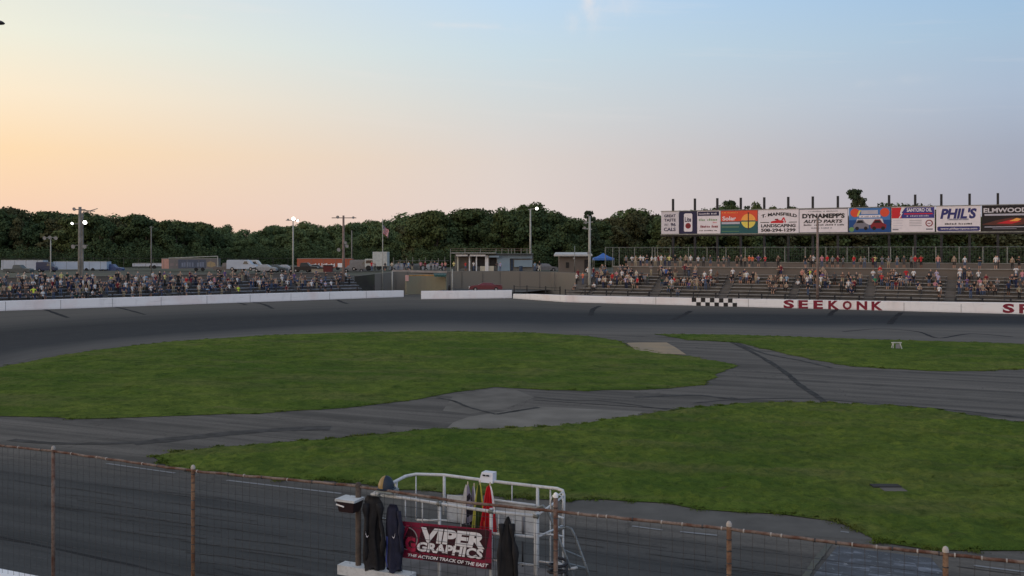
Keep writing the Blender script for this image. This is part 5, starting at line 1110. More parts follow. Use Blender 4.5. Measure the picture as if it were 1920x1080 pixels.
for i, (x, c_) in enumerate(UP):
    t_ = 9.4 + (i * 7 % 9) * .33; person(R.px(x, t_, 4.78), face_r(), c_, rp_.choice(DARKS), rp_.choice(ST), ('on the upper walkway', 'r'), rp_.uniform(.92, 1.05))
# benches of the back stretch stand: (column, row of the head in the photo, shirt, seated?)
BN = [(1081, 513, 'white', 0), (1093, 510, 'orange', 0), (1076, 529, 'grey', 1), (1084, 503, 'dark red', 0), (1102, 501, 'white', 0), (1131, 519, 'tan', 0), (1148, 515, 'red', 0), (1156, 505, 'pink', 0), (1166, 508, 'white', 0), (1172, 503, 'black', 0), (1183, 505, 'black', 0), (1193, 504, 'cream', 0), (1203, 506, 'dark grey', 0), (1221, 498, 'grey', 0), (1124, 520, 'white', 1), (1135, 516, 'cream', 0), (1142, 524, 'white', 1), (1184, 519, 'cream', 0), (1195, 516, 'red', 0), (1113, 527, 'white', 1), (1173, 520, 'lilac', 0), (1214, 510, 'dark green', 0), (1139, 508, 'brown', 0), (1163, 517, 'brown', 1), (1176, 513, 'tan', 1), (1210, 514, 'grey', 0), (1119, 512, 'brown', 0), (1127, 509, 'yellow', 1),
      (1249, 503, 'blue', 0), (1256, 506, 'black', 0), (1266, 502, 'brown', 0), (1241, 520, 'dark green', 1), (1248, 520, 'tan', 1), (1263, 522, 'red', 1), (1270, 521, 'tan', 1), (1276, 522, 'black', 1), (1283, 520, 'white', 1), (1289, 518, 'brown', 1), (1295, 521, 'cream', 1), (1302, 518, 'white', 1), (1308, 523, 'black', 1), (1315, 519, 'white', 1), (1321, 505, 'white', 0), (1333, 505, 'white', 0), (1345, 508, 'brown', 0), (1323, 515, 'red', 1), (1330, 520, 'white', 1), (1339, 518, 'tan', 1), (1311, 512, 'dark grey', 1),
      (1374, 504, 'white', 0), (1388, 508, 'black', 0), (1400, 507, 'white', 0), (1412, 507, 'black', 0), (1417, 512, 'tan', 0), (1398, 516, 'red', 1), (1389, 515, 'grey', 1), (1405, 518, 'black', 1), (1372, 516, 'black', 1), (1460, 492, 'brown', 0), (1464, 498, 'dark red', 0), (1440, 516, 'black', 1), (1446, 514, 'tan', 0), (1454, 513, 'brown', 0), (1465, 515, 'cream', 0), (1457, 518, 'black', 1), (1468, 519, 'dark grey', 1), (1475, 513, 'light blue', 0), (1454, 527, 'tan', 1), (1444, 529, 'brown', 1), (1450, 535, 'dark grey', 1), (1473, 532, 'tan', 1), (1420, 516, 'white', 1),
      (1504, 503, 'salmon', 0), (1519, 505, 'neon yellow', 0), (1514, 514, 'white', 0), (1531, 505, 'orange', 0), (1539, 514, 'white', 0), (1542, 507, 'purple', 0), (1552, 514, 'grey', 0), (1565, 509, 'dark grey', 0), (1495, 525, 'white', 1), (1505, 522, 'black', 1), (1515, 530, 'black', 0), (1553, 523, 'cream', 1), (1592, 512, 'black', 0), (1601, 515, 'dark green', 0), (1606, 509, 'dark grey', 0), (1613, 514, 'tan', 0), (1590, 532, 'white', 1), (1602, 524, 'dark red', 0), (1509, 512, 'tan', 0),
      (1637, 506, 'white', 0), (1650, 501, 'red', 0), (1642, 515, 'green', 1), (1653, 512, 'red', 0), (1665, 508, 'brown', 0), (1671, 509, 'dark grey', 0), (1676, 507, 'brown', 0), (1681, 510, 'black', 0), (1664, 519, 'brown', 0), (1673, 521, 'black', 0), (1680, 524, 'dark red', 1), (1687, 521, 'white', 1), (1699, 504, 'red', 0), (1699, 516, 'grey', 0), (1713, 506, 'white', 0), (1745, 503, 'dark grey', 0), (1742, 513, 'black', 0), (1756, 505, 'lilac', 0), (1759, 514, 'lilac', 0), (1755, 523, 'pink', 1), (1763, 527, 'black', 0), (1761, 536, 'white', 0),
      (1800, 506, 'white', 0), (1801, 521, 'grey', 1), (1817, 509, 'tan', 0), (1813, 519, 'purple', 0), (1820, 531, 'navy', 0), (1827, 524, 'black', 1), (1835, 507, 'white', 0), (1837, 521, 'pink', 1), (1849, 510, 'dark red', 0), (1848, 519, 'tan', 0), (1845, 528, 'dark grey', 1), (1858, 525, 'brown', 1), (1891, 530, 'navy', 0), (1905, 498, 'white', 0), (1905, 513, 'black', 0), (1917, 504, 'pink', 0), (1913, 522, 'dark grey', 0), (1911, 534, 'khaki', 0)]
for x, yh, c_, sit in BN:
    best = None
    for i in range(8):
        t_, z_ = ROW(i); p = R.px(x, t_ + .0, z_); yy = HY + F * (H - z_ - (1.24 if sit else 1.72)) / p[1]
        if best is None or abs(yy - yh) < best[0]: best = (abs(yy - yh), i, p)
    i = best[1]; k = max([j for j, (a_, b_) in enumerate(SEC) if x >= a_ - 8] + [0]); t_, z_ = ROW(i)
    person(best[2], face_r(), c_, rp_.choice(DARKS), rp_.choice(['sit', 'sitlean', 'sit']) if sit else rp_.choice(ST), (f'in the {ORD[k]} block of the back stretch stand', 'b%d' % k), rp_.uniform(.94, 1.05))
# crowd of the turn stand
TURN = [(8, 531, 'tan'), (19, 534, 'yellow'), (36, 527, 'grey'), (48, 527, 'grey'), (63, 535, 'neon yellow'), (68, 512, 'white'), (78, 532, 'white'), (99, 514, 'white'), (107, 517, 'black'), (115, 512, 'yellow'), (126, 512, 'dark green'), (133, 515, 'dark green'), (114, 522, 'white'), (143, 524, 'grey'), (156, 525, 'white'), (171, 530, 'navy'), (178, 530, 'white'), (160, 513, 'tan'), (208, 513, 'neon yellow'), (207, 523, 'grey'), (221, 527, 'dark red'), (222, 510, 'black'), (236, 525, 'white'), (247, 515, 'dark grey'), (274, 516, 'light blue'), (281, 519, 'grey'), (292, 514, 'dark red'), (248, 531, 'white'), (283, 535, 'white'), (309, 513, 'yellow'), (325, 528, 'dark grey'), (334, 515, 'black'), (349, 519, 'red'), (358, 522, 'dark red'), (350, 531, 'cream'), (378, 519, 'grey'), (394, 522, 'white'), (389, 534, 'light blue'), (402, 517, 'pink'), (421, 519, 'grey'), (430, 531, 'white'), (445, 516, 'white'), (447, 537, 'neon yellow'), (475, 515, 'grey'), (487, 521, 'white'), (494, 519, 'grey'), (509, 521, 'dark grey'), (528, 511, 'white'), (529, 517, 'white'), (539, 521, 'white'), (567, 522, 'tan'), (584, 524, 'white'), (602, 518, 'lilac'), (610, 524, 'lilac'), (621, 527, 'white'), (537, 533, 'dark red'), (560, 532, 'grey'), (594, 522, 'black'), (631, 515, 'brown'), (634, 521, 'black')]
used = []
def put_turn(x, yh, c_, sit):
    best = None
    for i in range(6):
        t_, z_ = ROW(i); p = L.px(x, t_, z_); yy = HY + F * (H - z_ - (1.24 if sit else 1.72)) / p[1]
        if best is None or abs(yy - yh) < best[0]: best = (abs(yy - yh), i, p)
    k = max([j for j, (a_, b_) in enumerate(LSEC) if x >= a_ - 5] + [0])
    if any(abs(u[0] - x) < 3.6 and u[1] == best[1] for u in used): return False
    used.append((x, best[1])); person(best[2], L.ang() + rp_.uniform(-.3, .9), c_, rp_.choice(DARKS), rp_.choice(['sit', 'sitlean']) if sit else rp_.choice(ST), (f'in the {ORD[k]} block of the turn stand', 't%d' % k), rp_.uniform(.92, 1.05)); return True
for x, yh, c_ in TURN: put_turn(x, yh, c_, False)
WC = ['black'] * 7 + ['dark grey'] * 6 + ['grey'] * 5 + ['navy'] * 4 + ['brown'] * 4 + ['white'] * 3 + ['tan'] * 3 + ['dark green', 'dark red', 'denim', 'denim', 'purple', 'light blue', 'cream']
budget = 297 - len(PEOPLE) - 22; n_ = 0
while n_ < budget:
    x = rp_.uniform(3, 640) if rp_.random() < .9 else rp_.uniform(590, 650); i = rp_.choices(range(6), (2, 4, 7, 8, 8, 7))[0]
    if x > 560 and rp_.random() < .45: continue
    sit = rp_.random() < .35; t_, z_ = ROW(i); p = L.px(x, t_, z_); yy = HY + F * (H - z_ - (1.24 if sit else 1.72)) / p[1]
    if put_turn(x, yy, rp_.choice(WC), sit): n_ += 1
# people on the pit terrace
PIT = [(697, 'red', 165), (703, 'grey', 168), (722, 'black', 167), (735, 'cream', 165), (747, 'grey', 166.5), (758, 'navy', 168), (766, 'light blue', 167), (773, 'black', 165.6), (789, 'pink', 168), (797, 'dark red', 167.5), (808, 'grey', 168.5), (815, 'navy', 166.8), (820, 'lilac', 167.6), (829, 'pink', 166.5), (835, 'salmon', 168), (851, 'yellow', 166), (873, 'red', 167), (888, 'white', 167.6), (932, 'dark grey', 166.4), (938, 'lilac', 166), (1003, 'light blue', 164)]
for x, c_, Y in PIT: person(W(x, 0, Y)[:2] + (3.6,), rp_.uniform(-.7, .7), c_, rp_.choice(DARKS), rp_.choice(ST), ('on the pit terrace behind the retaining wall', 'p'), rp_.uniform(.9, 1.03))
person((W(1012, 0, 161)[0], 162.0, 3.62), .2, 'black', 'cream', 'stride', ('man', 'm'), 1.05, 'dark hair', False)
# past three hundred: the remaining crowd reads as one mass
XT = []
def extra(LN, secs, x, i, sit):
    t_, z_ = ROW(i); XT.append((LN.px(x, t_, z_), LN.ang() + rp_.uniform(-.3, .8), rp_.choice(WC), rp_.choice(DARKS), rp_.choice(['sit', 'sitlean']) if sit else rp_.choice(ST)))
k_ = 0
while k_ < 190:
    x = rp_.uniform(-10, 655); i = rp_.choices(range(6), (2, 4, 6, 8, 9, 9))[0]
    if x > 560 and rp_.random() < .4: continue
    if any(abs(u[0] - x) < 2.6 and u[1] == i for u in used): continue
    used.append((x, i)); extra(L, LSEC, x, i, rp_.random() < .4); k_ += 1
for k_ in range(30):
    a_, b_ = rp_.choice(SEC[1:]); x = rp_.uniform(a_ + 12, b_ - 12); i = rp_.choices(range(8), (0, 0, 1, 3, 4, 5, 6, 6))[0]
    for q_ in range(rp_.choice([2, 4, 5, 6])): extra(R, SEC, x + rp_.uniform(-14, 14), max(1, min(7, i + rp_.choice([-1, 0, 0, 1]))), rp_.random() < .55)
mbx = MB()
for P_, rz_, c1_, c2_, po_ in XT:
    me = PM[po_]; ca, sa = math.cos(rz_), math.sin(rz_); s_ = rp_.uniform(.9, 1.04)
    vs = [((v.co.x * ca - v.co.y * sa) * s_ + P_[0], (v.co.x * sa + v.co.y * ca) * s_ + P_[1], v.co.z * s_ + P_[2]) for v in me.vertices]
    ms = [cm(c1_), cm(c2_), SKIN[0], HAIR['dark hair'] if rp_.random() < .6 else HAIR['fair hair'], m_shoe, cm(c2_)]
    base = len(mbx.v); mbx.v += vs
    for p in me.polygons: mbx.f.append(tuple(base + q for q in p.vertices)); mbx.mi.append(mbx.m(ms[p.material_index]))
tag(mbx.build('crowd', smooth=True), 'rest of the crowd filling in between the people on the benches', 'crowd', kind='stuff')
ords = {}; 
for q in PEOPLE: q['x'] = 960 + q['P'][0] / q['P'][1] * F
PEOPLE.sort(key=lambda q: (q['x'], q['P'][1]))
for q in PEOPLE: ords.setdefault((q['pl'][1], q['sh']), []).append(q)
SH2 = {'r': 'the upper walkway', 'p': 'the pit terrace'}
def SHORT(key):
    if key == 'r': return 'upper walkway'
    if key == 'p': return 'pit terrace'
    return f"{ORD[int(key[1:])]} {'turn' if key[0] == 't' else 'back stretch'} block"
for q in PEOPLE:
    lst = ords[(q['pl'][1], q['sh'])]; k = lst.index(q); act = PT[q['pose']]
    key = q['pl'][1]
    if key == 'm': lab = 'person in cream trousers and dark top striding on the terrace edge left of the hut'
    elif len(lst) == 1:
        lab = f"person {'sitting' if 'sit' in act else 'standing'} in the only {q['sh']} top, " + SHORT(key)
    else:
        where = SH2.get(key) or (f"back stretch block {key[1:]}" if False else q['pl'][0].replace('in the ', 'the '))
        lab = f"{ORD[k]} person in a {q['sh']} top from the left, " + SHORT(key)
    o = bpy.data.objects.new('person', PM[q['pose']]); COL.objects.link(o); o.location = q['P']; o.rotation_euler = (0, 0, q['rz']); o.scale = (q['sc'],) * 3
    sk = rp_.choice([0, 0, 0, 1, 1, 2]); ms = [cm(q['sh']), cm(q['tr']), SKIN[sk], HAIR[q['hair']], m_shoe, SKIN[sk] if q['shorts'] else cm(q['tr'])]
    for i, m_ in enumerate(ms): o.material_slots[i].link = 'OBJECT'; o.material_slots[i].material = m_
    tag(o, lab, 'person', {'r': 'people on the upper walkway', 'p': 'people on the pit terrace', 'm': 'people on the pit terrace', 'b': 'crowd on the back stretch benches', 't': 'crowd on the turn benches'}[key[0]])

# ------------------------------------------------------------------ front fence and flag stand
def fk(px, n_=0.0):
    ox, oy, _ = Fn.P(0, n_); u = (px - 960) / F; return (u * oy - ox) / (Fn.d[0] - u * Fn.d[1])
def FP(px, y, n_=0.0):            # a pixel laid on the upright plane n_ metres beyond the fence
    p = Fn.P(fk(px, n_), n_); return Vector((p[0], p[1], H - (y - HY) / F * p[1]))
EX = Vector((Fn.d[0], Fn.d[1], 0)); NX = Vector((Fn.n[0], Fn.n[1], 0))
wall('concrete_wall', [Fn.P(-24, -.16), Fn.P(-12, -.16), Fn.P(0, -.16), Fn.P(10, -.16)], [.93] * 4, .32, m_ww, 'pale concrete wall under the rusty front fence at lower left')
def rust(name, c1, c2, sc, m0=.42, m1=.58, dk=.6):
    n = NT(name, .8, .3); a_ = n.noise(n.pos, sc, 6, .65); b_ = n.noise(n.pos, sc * 6, 4, .6)
    c = n.mix(n.rng(a_, m0, m1), c1, c2); c = n.mix(n.math('MULTIPLY', n.rng(b_, .5, .7), dk), c, (.045, .025, .018)); n.bump(b_, .4, .004); return n.out(c)
m_rust = rust('rusty_pipe', (.10, .046, .030), (.19, .145, .12), 3.2); m_rust2 = rust('orange_rusty_pipe', (.125, .062, .034), (.20, .12, .07), 4); m_rust3 = rust('dark_worn_pipe', (.055, .048, .042), (.085, .065, .052), 4)
m_fw = mat('dark_woven_wire', (.055, .055, .058), .6, .3, 5, metal=.3); m_wp = rust('worn_white_steel', (.50, .52, .53), (.40, .41, .41), 3, .48, .75, .22)
m_clamp = mat('pale_fence_tie', (.34, .31, .28), .6, .2)
cf = thing('catch_fence', 'rusty pipe and wire catch fence along the near edge of the track', 'fence', Fn.P(0, 0, .9))
rr_ = random.Random(31)
POSTX = [(-170, m_rust), (100, m_rust), (362, m_rust2), (672, m_rust3), (1042, m_rust), (1367, m_rust2), (1773, m_rust2), (2250, m_rust)]
PY = {100: 841, 362: 877, 672: 910, 1042: 930, 1367: 984, 1773: 1032}
for x, mt in POSTX:
    p = FP(x, 0, 0); zt = (H - (PY[x] - HY) / F * p.y) if x in PY else 3.42
    mb = MB(); r_ = .033 if x != 672 else .046; mb.tube([(p.x, p.y, .85), (p.x, p.y, 2.2), (p.x, p.y, zt)], r_, mt, 14); po = mb.build('post', cf, smooth=True)
    mb = MB(); mb.lathe((p.x, p.y, zt), [(r_ * 1.15, -.02), (r_ * 1.15, .01), (r_ * .8, .04), (0, .055)], m_clamp if x not in (1042, 672) else (m_wht if x == 1042 else m_rust3), 12); mb.build('cap', po, smooth=True)
    if x in (1042, 362, 1367, 1773):
        mb = MB(); z = 1.0
        while z < zt - .1: mb.tube([(p.x, p.y, z), (p.x, p.y, z + .012)], r_ + .004, m_fw, 10); z += rr_.choice([.15, .15, .3, .16])
        mb.build('tie', po)
RAILY = [(-170, 814), (0, 835), (100, 846), (362, 883), (600, 905), (672, 912), (740, 922), (836, 937), (940, 949), (1042, 959), (1367, 992), (1560, 1017), (1773, 1039), (2000, 1064), (2250, 1090)]
rr = random.Random(12); pts = []
for x in range(-170, 2251, 22): pts.append(FP(x, lerp_px(RAILY, x) + rr.uniform(-.8, .8), .0))
mb = MB(); mb.tube(pts, .022, m_rust, 10); tr_ = mb.build('top_rail', cf, smooth=True)
for x in range(-160, 2240, 41):
    if 640 < x < 1060: continue
    x += rr.uniform(-18, 18); p = FP(x, lerp_px(RAILY, x), 0)
    mb = MB(); mb.tube([p - EX * .009, p + EX * .009], .028, m_clamp if rr.random() < .6 else m_fw, 10); mb.build('tie', tr_)
xs_ = [q[0] for q in POSTX]
for a_, b_ in zip(xs_, xs_[1:]):
    pa, pb = Fn.P(fk(a_), 0), Fn.P(fk(b_), 0); mb = MB(); Ln = math.hypot(pb[0] - pa[0], pb[1] - pa[1]); k = int(Ln / .152)
    for i in range(1, k):
        f_ = i / k; x_ = pa[0] + (pb[0] - pa[0]) * f_; y_ = pa[1] + (pb[1] - pa[1]) * f_; ipx = 960 + x_ / y_ * F; zt = H - (lerp_px(RAILY, ipx) - HY) / F * y_
        w_ = [(x_ + EX.x * .006 * math.sin(j * 2.2 + i), y_ + EX.y * .006 * math.sin(j * 2.2 + i), .93 + (zt - .93) * j / 8) for j in range(9)]; mb.tube(w_, .0034, m_fw, 3, cap=False)
    z = 1.05
    while z < 3.32:
        mb.tube([(pa[0] + (pb[0] - pa[0]) * j / 8, pa[1] + (pb[1] - pa[1]) * j / 8, z + .005 * math.sin(j * 1.7 + z * 9)) for j in range(9)], .0034, m_fw, 3, cap=False); z += .152
    mb.build('wire_mesh', cf)

fs_ = thing('flag_stand', 'white steel starter stand with railings hung beyond the rusty fence', 'flag stand', Fn.P(-1.6, .7, 2.1))
def T(name, pts, r_, mt=m_wp, parent=None, n=10): r_ = r_ * .86; mb = MB(); mb.tube(pts, r_, mt, n); return mb.build(name, parent or fs_, smooth=True)
n1, n2 = .14, 1.2
T('top_rail', [FP(*q, n1) for q in ((696, 927), (760, 934), (840, 947), (921, 959), (1005, 968))], .028)
T('top_rail', [FP(700, 926, n1), FP(722, 912, .45), FP(743, 902, .8), FP(760, 893, 1.05), FP(780, 889, n2), FP(832, 890.5, n2), FP(905, 900, n2), FP(960, 906.5, n2), FP(1008, 912, n2), FP(1045, 916, n2), FP(1055, 920, 1.12), FP(1057, 928, 1.1), FP(1057, 945, 1.1), FP(1056, 985, 1.1)], .030)
for x, y, n_, yb, r_ in ((709, 921, n1, 1062, .036), (824, 941, n1, 1082, .030), (921, 953, n1, 1095, .030), (1005, 962, n1, 1095, .038), (1008, 912, n2, 1092, .030), (833, 891, n2, 965, .028), (780, 889, n2, 975, .013), (743, 903, .8, 928, .028), (1056, 985, 1.1, 1092, .018)):
    T('railing_post', [FP(x, y, n_), FP(x, (y + yb) / 2, n_), FP(x, yb, n_)], r_)
T('middle_rail', [FP(713, 972, n1 + .02), FP(746, 978, n1 + .02)], .022); T('middle_rail', [FP(782, 975, n2), FP(833, 976, n2), FP(925, 983, n2)], .022)
T('middle_rail', [FP(921, 1000, n1), FP(1005, 1007, n1)], .024); T('middle_rail', [FP(1005, 1001, n2), FP(1036, 1003, n2), FP(1057, 1006, n2)], .022)
T('lower_rail', [FP(975, 1057, n1 + .3), FP(1008, 1060, n1 + .3)], .02)
mb = MB(); q = [FP(838, 928, n2 - .03), FP(885, 931, n2 - .03), FP(885, 982, n2 - .03), FP(838, 974, n2 - .03)]; mb.add([tuple(v) for v in q] + [tuple(v + NX * .02) for v in q], [(3, 2, 1, 0), (4, 5, 6, 7), (0, 1, 5, 4), (1, 2, 6, 5), (2, 3, 7, 6), (3, 0, 4, 7)], m_wp); mb.build('white_panel', fs_)
mb = MB(); q = [FP(921, 938, n2 - .03), FP(1004, 949, n2 - .03), FP(1004, 1004, n2 - .03), FP(921, 992, n2 - .03)]; mb.add([tuple(v) for v in q] + [tuple(v + NX * .02) for v in q], [(3, 2, 1, 0), (4, 5, 6, 7), (0, 1, 5, 4), (1, 2, 6, 5), (2, 3, 7, 6), (3, 0, 4, 7)], m_wp); wp_ = mb.build('white_panel', fs_)
T('panel_edge', [FP(921, 937, n2 - .06), FP(1004, 947.5, n2 - .06)], .024)
T('dark_brace', [FP(981, 966, n1 + .35), FP(981, 1002, n1 + .35)], .028, mat('grey_brace', (.16, .16, .17), .6)); T('dark_brace', [FP(980, 1015, n1 + .4), FP(980, 1062, n1 + .4)], .016, m_steel_d)
for x, n_, y0, y1, r_ in ((858, n1, 951, 978, .012), (962, n1, 966, 1096, .012), (935, n1, 961, 1000, .012), (900, n2, 902, 982, .012), (960, n2, 908, 945, .012), (1032, n2, 915, 1090, .014), (1045, .9, 970, 1088, .018), (760, n1, 936, 980, .012), (792, n1, 941, 984, .012)):
    T('upright_bar', [FP(x, y0, n_), FP(x, y1, n_)], r_)
T('toe_rail', [FP(925, 1050, n1), FP(1005, 1060, n1)], .018); T('toe_rail', [FP(1008, 1052, n2), FP(1057, 1058, n2)], .016); T('side_rail', [FP(1005, 968, n1), FP(1057, 930, 1.1)], .020); T('side_rail', [FP(1005, 1008, n1), FP(1056, 985, 1.1)], .018)
for x, y in ((709, 930), (824, 945), (921, 959), (1005, 968)): T('clamp', [FP(x - 4, y - .5, n1 - .01), FP(x + 4, y + .5, n1 - .01)], .040, m_galv)
# deck and edge beams
mb = MB(); zf = 2.12; A_ = Fn.P(fk(700, n1), n1, zf); B_ = Fn.P(fk(1010, n1), n1, zf); C2 = Fn.P(fk(1058, n2), n2, zf); D_ = Fn.P(fk(775, n2), n2, zf)
mb.add([A_, B_, C2, D_] + [(p[0], p[1], zf - .06) for p in (A_, B_, C2, D_)], [(0, 1, 2, 3), (7, 6, 5, 4), (0, 4, 5, 1), (1, 5, 6, 2), (2, 6, 7, 3), (3, 7, 4, 0)], mat('worn_deck', (.13, .12, .115), .9, .3, 3)); mb.build('deck', fs_)
mb = MB(); a_, b_ = FP(640, 1064, -.02), FP(770, 1079, -.02); b_ = a_ + (FP(770, 1064, -.02) - a_); b_.z = a_.z; mb.bar(a_, a_ + EX * 1.3, .22, .15, m_wp); mb.build('edge_beam', fs_)
mb = MB(); mb.bar(a_ + EX * 1.32 - Vector((0, 0, .05)), a_ + EX * 3.4 - Vector((0, 0, .05)), .12, .12, m_wp); mb.build('edge_beam', fs_)
# end plates and hoops at the right hand post
T('hoop', [FP(1034, 958, .05), FP(1032, 940, .05), FP(1036, 930, .05), FP(1044, 926, .05), FP(1053, 930, .05), FP(1056, 942, .05), FP(1054, 958, .05)], .013)
T('hoop', [FP(1037, 957, .2), FP(1040, 938, .2), FP(1048, 927, .2), FP(1056, 922, .25)], .012)
T('gate_hinge', [FP(1045, 968, .4), FP(1057, 972, .4)], .02)
# ladder going down to the right
ld = thing('ladder', 'grey steel ladder with curved handrails at the right of the flag stand', 'ladder', FP(1075, 1080, .6))
m_lad = mat('grey_ladder_steel', (.17, .19, .20), .5, .2, metal=.4)
for pts in ([FP(1008, 952, .5), FP(1018, 948, .5), FP(1027, 958, .5), FP(1040, 990, .5), FP(1060, 1040, .5), FP(1078, 1090, .5)], [FP(1047, 996, .9), FP(1052, 991, .9), FP(1062, 989, .9), FP(1071, 991, .9), FP(1078, 1005, .9), FP(1098, 1060, .9), FP(1108, 1090, .9)]):
    mb = MB(); mb.tube(pts, .020, m_lad, 8); mb.build('handrail', ld, smooth=True)
for f_ in (.55, .75, .95): mb = MB(); mb.tube([FP(1027 + 51 * f_, 958 + 132 * f_, .5), FP(1071 + 37 * f_, 991 + 99 * f_, .9)], .016, m_lad, 8); mb.build('rung', ld)
# fittings on the deck at right
cl = thing('cable_coil', 'black and blue cable bundle lying at the foot of the right fence post', 'cable', FP(1050, 1075, .3))
mb = MB(); c = FP(1046, 1078, .3); mb.tube([c + EX * (.14 * math.cos(t * .7)) + NX * (.14 * math.sin(t * .7)) + Vector((0, 0, .01 * t)) for t in range(22)], .022, mat('black_cable', (.015, .015, .02), .5), 7); mb.build('coil', cl)
T('foot_plate', [FP(1062, 1068, .5), FP(1082, 1064, .5)], .022); T('foot_plate', [FP(1045, 1056, .4), FP(1057, 1062, .4)], .035)

# banner
m_bc = mat('banner_crimson', (.23, .012, .045), .6, .12, 3, col2=(.17, .01, .035)); m_bd = mat('banner_dark', (.035, .006, .014), .6, .1); m_bl = mat('banner_silver', (.66, .66, .69), .6, .1, 12); m_bg = mat('banner_grey_line', (.30, .27, .28), .6); m_brd = mat('banner_red', (.36, .02, .06), .6)
bn = thing('banner', 'crimson VIPER GRAPHICS banner tied across the flag stand', 'banner', FP(830, 1020, .06))
TL, TRr, BR, BLl = FP(741, 976, .06), FP(922, 993, .06), FP(922, 1068, .06), FP(742, 1043, .06)
class Quad:
    def __init__(s, mb): s.mb = mb; s.ex = EX * 1.5; s.ey = Vector((0, 0, .55))
    def pt(s, a, b, l): 
        p = BLl.lerp(BR, a).lerp(TL.lerp(TRr, a), b); return p - NX * (l + .012 * math.sin(a * 9) * (1 - b))
Quad.rect = Panel.rect; Quad.poly = Panel.poly; Quad.disc = Panel.disc; Quad.text = Panel.text
mb = MB(); Q = Quad(mb)
mb.sheet([[tuple(Q.pt(i / 16, j / 6, 0)) for i in range(17)] for j in range(7)], m_bc); mb.build('cloth', bn, smooth=True)
mb = MB(); Q = Quad(mb); Q.poly([(.0, .02), (.30, .02), (.34, .25), (.98, .22), (1, .30), (1, .0), (0, 0)], m_bd, .004) if False else None
Q.poly([(0, 0), (1, 0), (1, .16), (.3, .16), (.22, .28), (0, .22)], m_bd, .004)
Q.poly([(.24, .22), (.93, .22), (.98, .95), (.96, .98), (.30, .93), (.26, .60)], m_bd, .005)
pts = []
Q.disc(.125, .55, .118, m_bg, .006, 28); Q.disc(.125, .55, .108, m_bd, .009, 28); Q.text('V', .03, .46, .15, .92, m_brd, .06, .012, .02); Q.text('V', .05, .50, .135, .88, m_bc, .0, .015, .02); Q.text('G', .115, .20, .225, .62, m_brd, .06, .018); 
Q.text('VIPER', .27, .50, .95, .90, m_bl, .05, .020, .03); Q.text('GRAPHICS', .24, .24, .92, .50, m_bl, .045, .021, .02); Q.text('THE ACTION TRACK OF THE EAST', .14, .055, .97, .145, m_bl, .03, .022, .01)
mb.build('lettering', bn)

# clothes hanging on the railing
def garment(name, label, x0, x1, yt, yb, n_, mts, seed, cat='jacket', flare=.28, top=.25, lean=0, sleeves=None):
    rg = random.Random(seed); t = thing(name, label, cat, FP((x0 + x1) / 2, yt, n_)); NC, NR = 28, 16; rows = []; 
    cxp = (x0 + x1) / 2; ph = rg.uniform(0, 6)
    for j in range(NR + 1):
        v_ = j / NR; y = yt + (yb - yt) * v_; hwp = (x1 - x0) / 2 * (min(1, top + v_ * 2.2 + .25 * math.sin(min(1, v_ * 9) * 1.57)) * (.78 + flare * v_) * (1 if v_ < .93 else .86) + .07 * math.sin(v_ * 8 + ph)); c = FP(cxp + lean * (v_ - .5) + 1.2 * math.sin(v_ * 7 + ph), y, n_); scl = c.y / F; row = []
        for i in range(NC):
            a_ = 6.283 * i / NC; fold = 1 + .20 * math.sin(5 * a_ + ph + v_ * 2.5) * min(1, .3 + v_) + .11 * math.sin(9 * a_ + ph * 2 - v_ * 3) + .05 * math.sin(17 * a_ + v_ * 9)
            row.append(tuple(c + Vector((0, 0, -.035 * math.sin(3 * a_ + ph) * v_ ** 4)) + EX * (hwp * scl * math.cos(a_) * fold) - NX * (.085 * math.sin(a_) * fold * min(1, .3 + v_ * 2))))
        rows.append(row + [row[0]])
    mb = MB()
    for j in range(NR):
        for i in range(NC):
            u = i / NC; mt = mts[0]
            for (u0, u1, v0, v1, m_) in mts[1]:
                if u0 <= u <= u1 and v0 <= j / NR <= v1: mt = m_
            mb.add([rows[j][i], rows[j + 1][i], rows[j + 1][i + 1], rows[j][i + 1]], [(0, 1, 2, 3)], mt)
    mb.add([tuple(v) for v in rows[-1][:-1]], [tuple(range(NC))], mts[0]); mb.add([tuple(v) for v in rows[0][:-1]], [tuple(range(NC))[::-1]], mts[0])
    if sleeves:
        for sg, xo, l_ in sleeves:
            pts = []; rad = []
            for j in range(11):
                v_ = j / 10; y = yt + (yb - yt) * (.10 + v_ * l_); c = FP(cxp + sg * (x1 - x0) * (.30 + xo * math.sin(v_ * 1.6) + .03 * math.sin(v_ * 11 + ph)), y, n_ - .05 - .03 * math.sin(v_ * 3)); pts.append(c); rad.append((.040 + .012 * math.sin(v_ * 9 + ph) + .010 * math.sin(v_ * 17)) * (1 - .25 * v_))
            ms_ = MB(); ms_.tube(pts, rad, mts[2] if len(mts) > 2 else mts[0], 10); ms_.build('sleeve', t, smooth=True)
    o = mb.build('fabric', t); 
    me = o.data; bmx = __import__('bmesh').new(); bmx.from_mesh(me); __import__('bmesh').ops.remove_doubles(bmx, verts=bmx.verts, dist=.0008); bmx.to_mesh(me); bmx.free(); me.polygons.foreach_set('use_smooth', [True] * len(me.polygons))
    return t
m_jb = mat('black_fabric', (.010, .010, .012), .8, .3, 8, bump=.3); m_jn = mat('navy_fabric', (.012, .014, .032), .8, .3, 8, bump=.3); m_jbl = mat('royal_blue_stripe', (.06, .09, .34), .8); m_jw = mat('white_piping', (.5, .5, .56), .8); m_jbr = mat('dark_brown_fabric', (.045, .028, .022), .85, .3, 6, bump=.3); m_jr = mat('dark_maroon_fabric', (.06, .012, .018), .8)
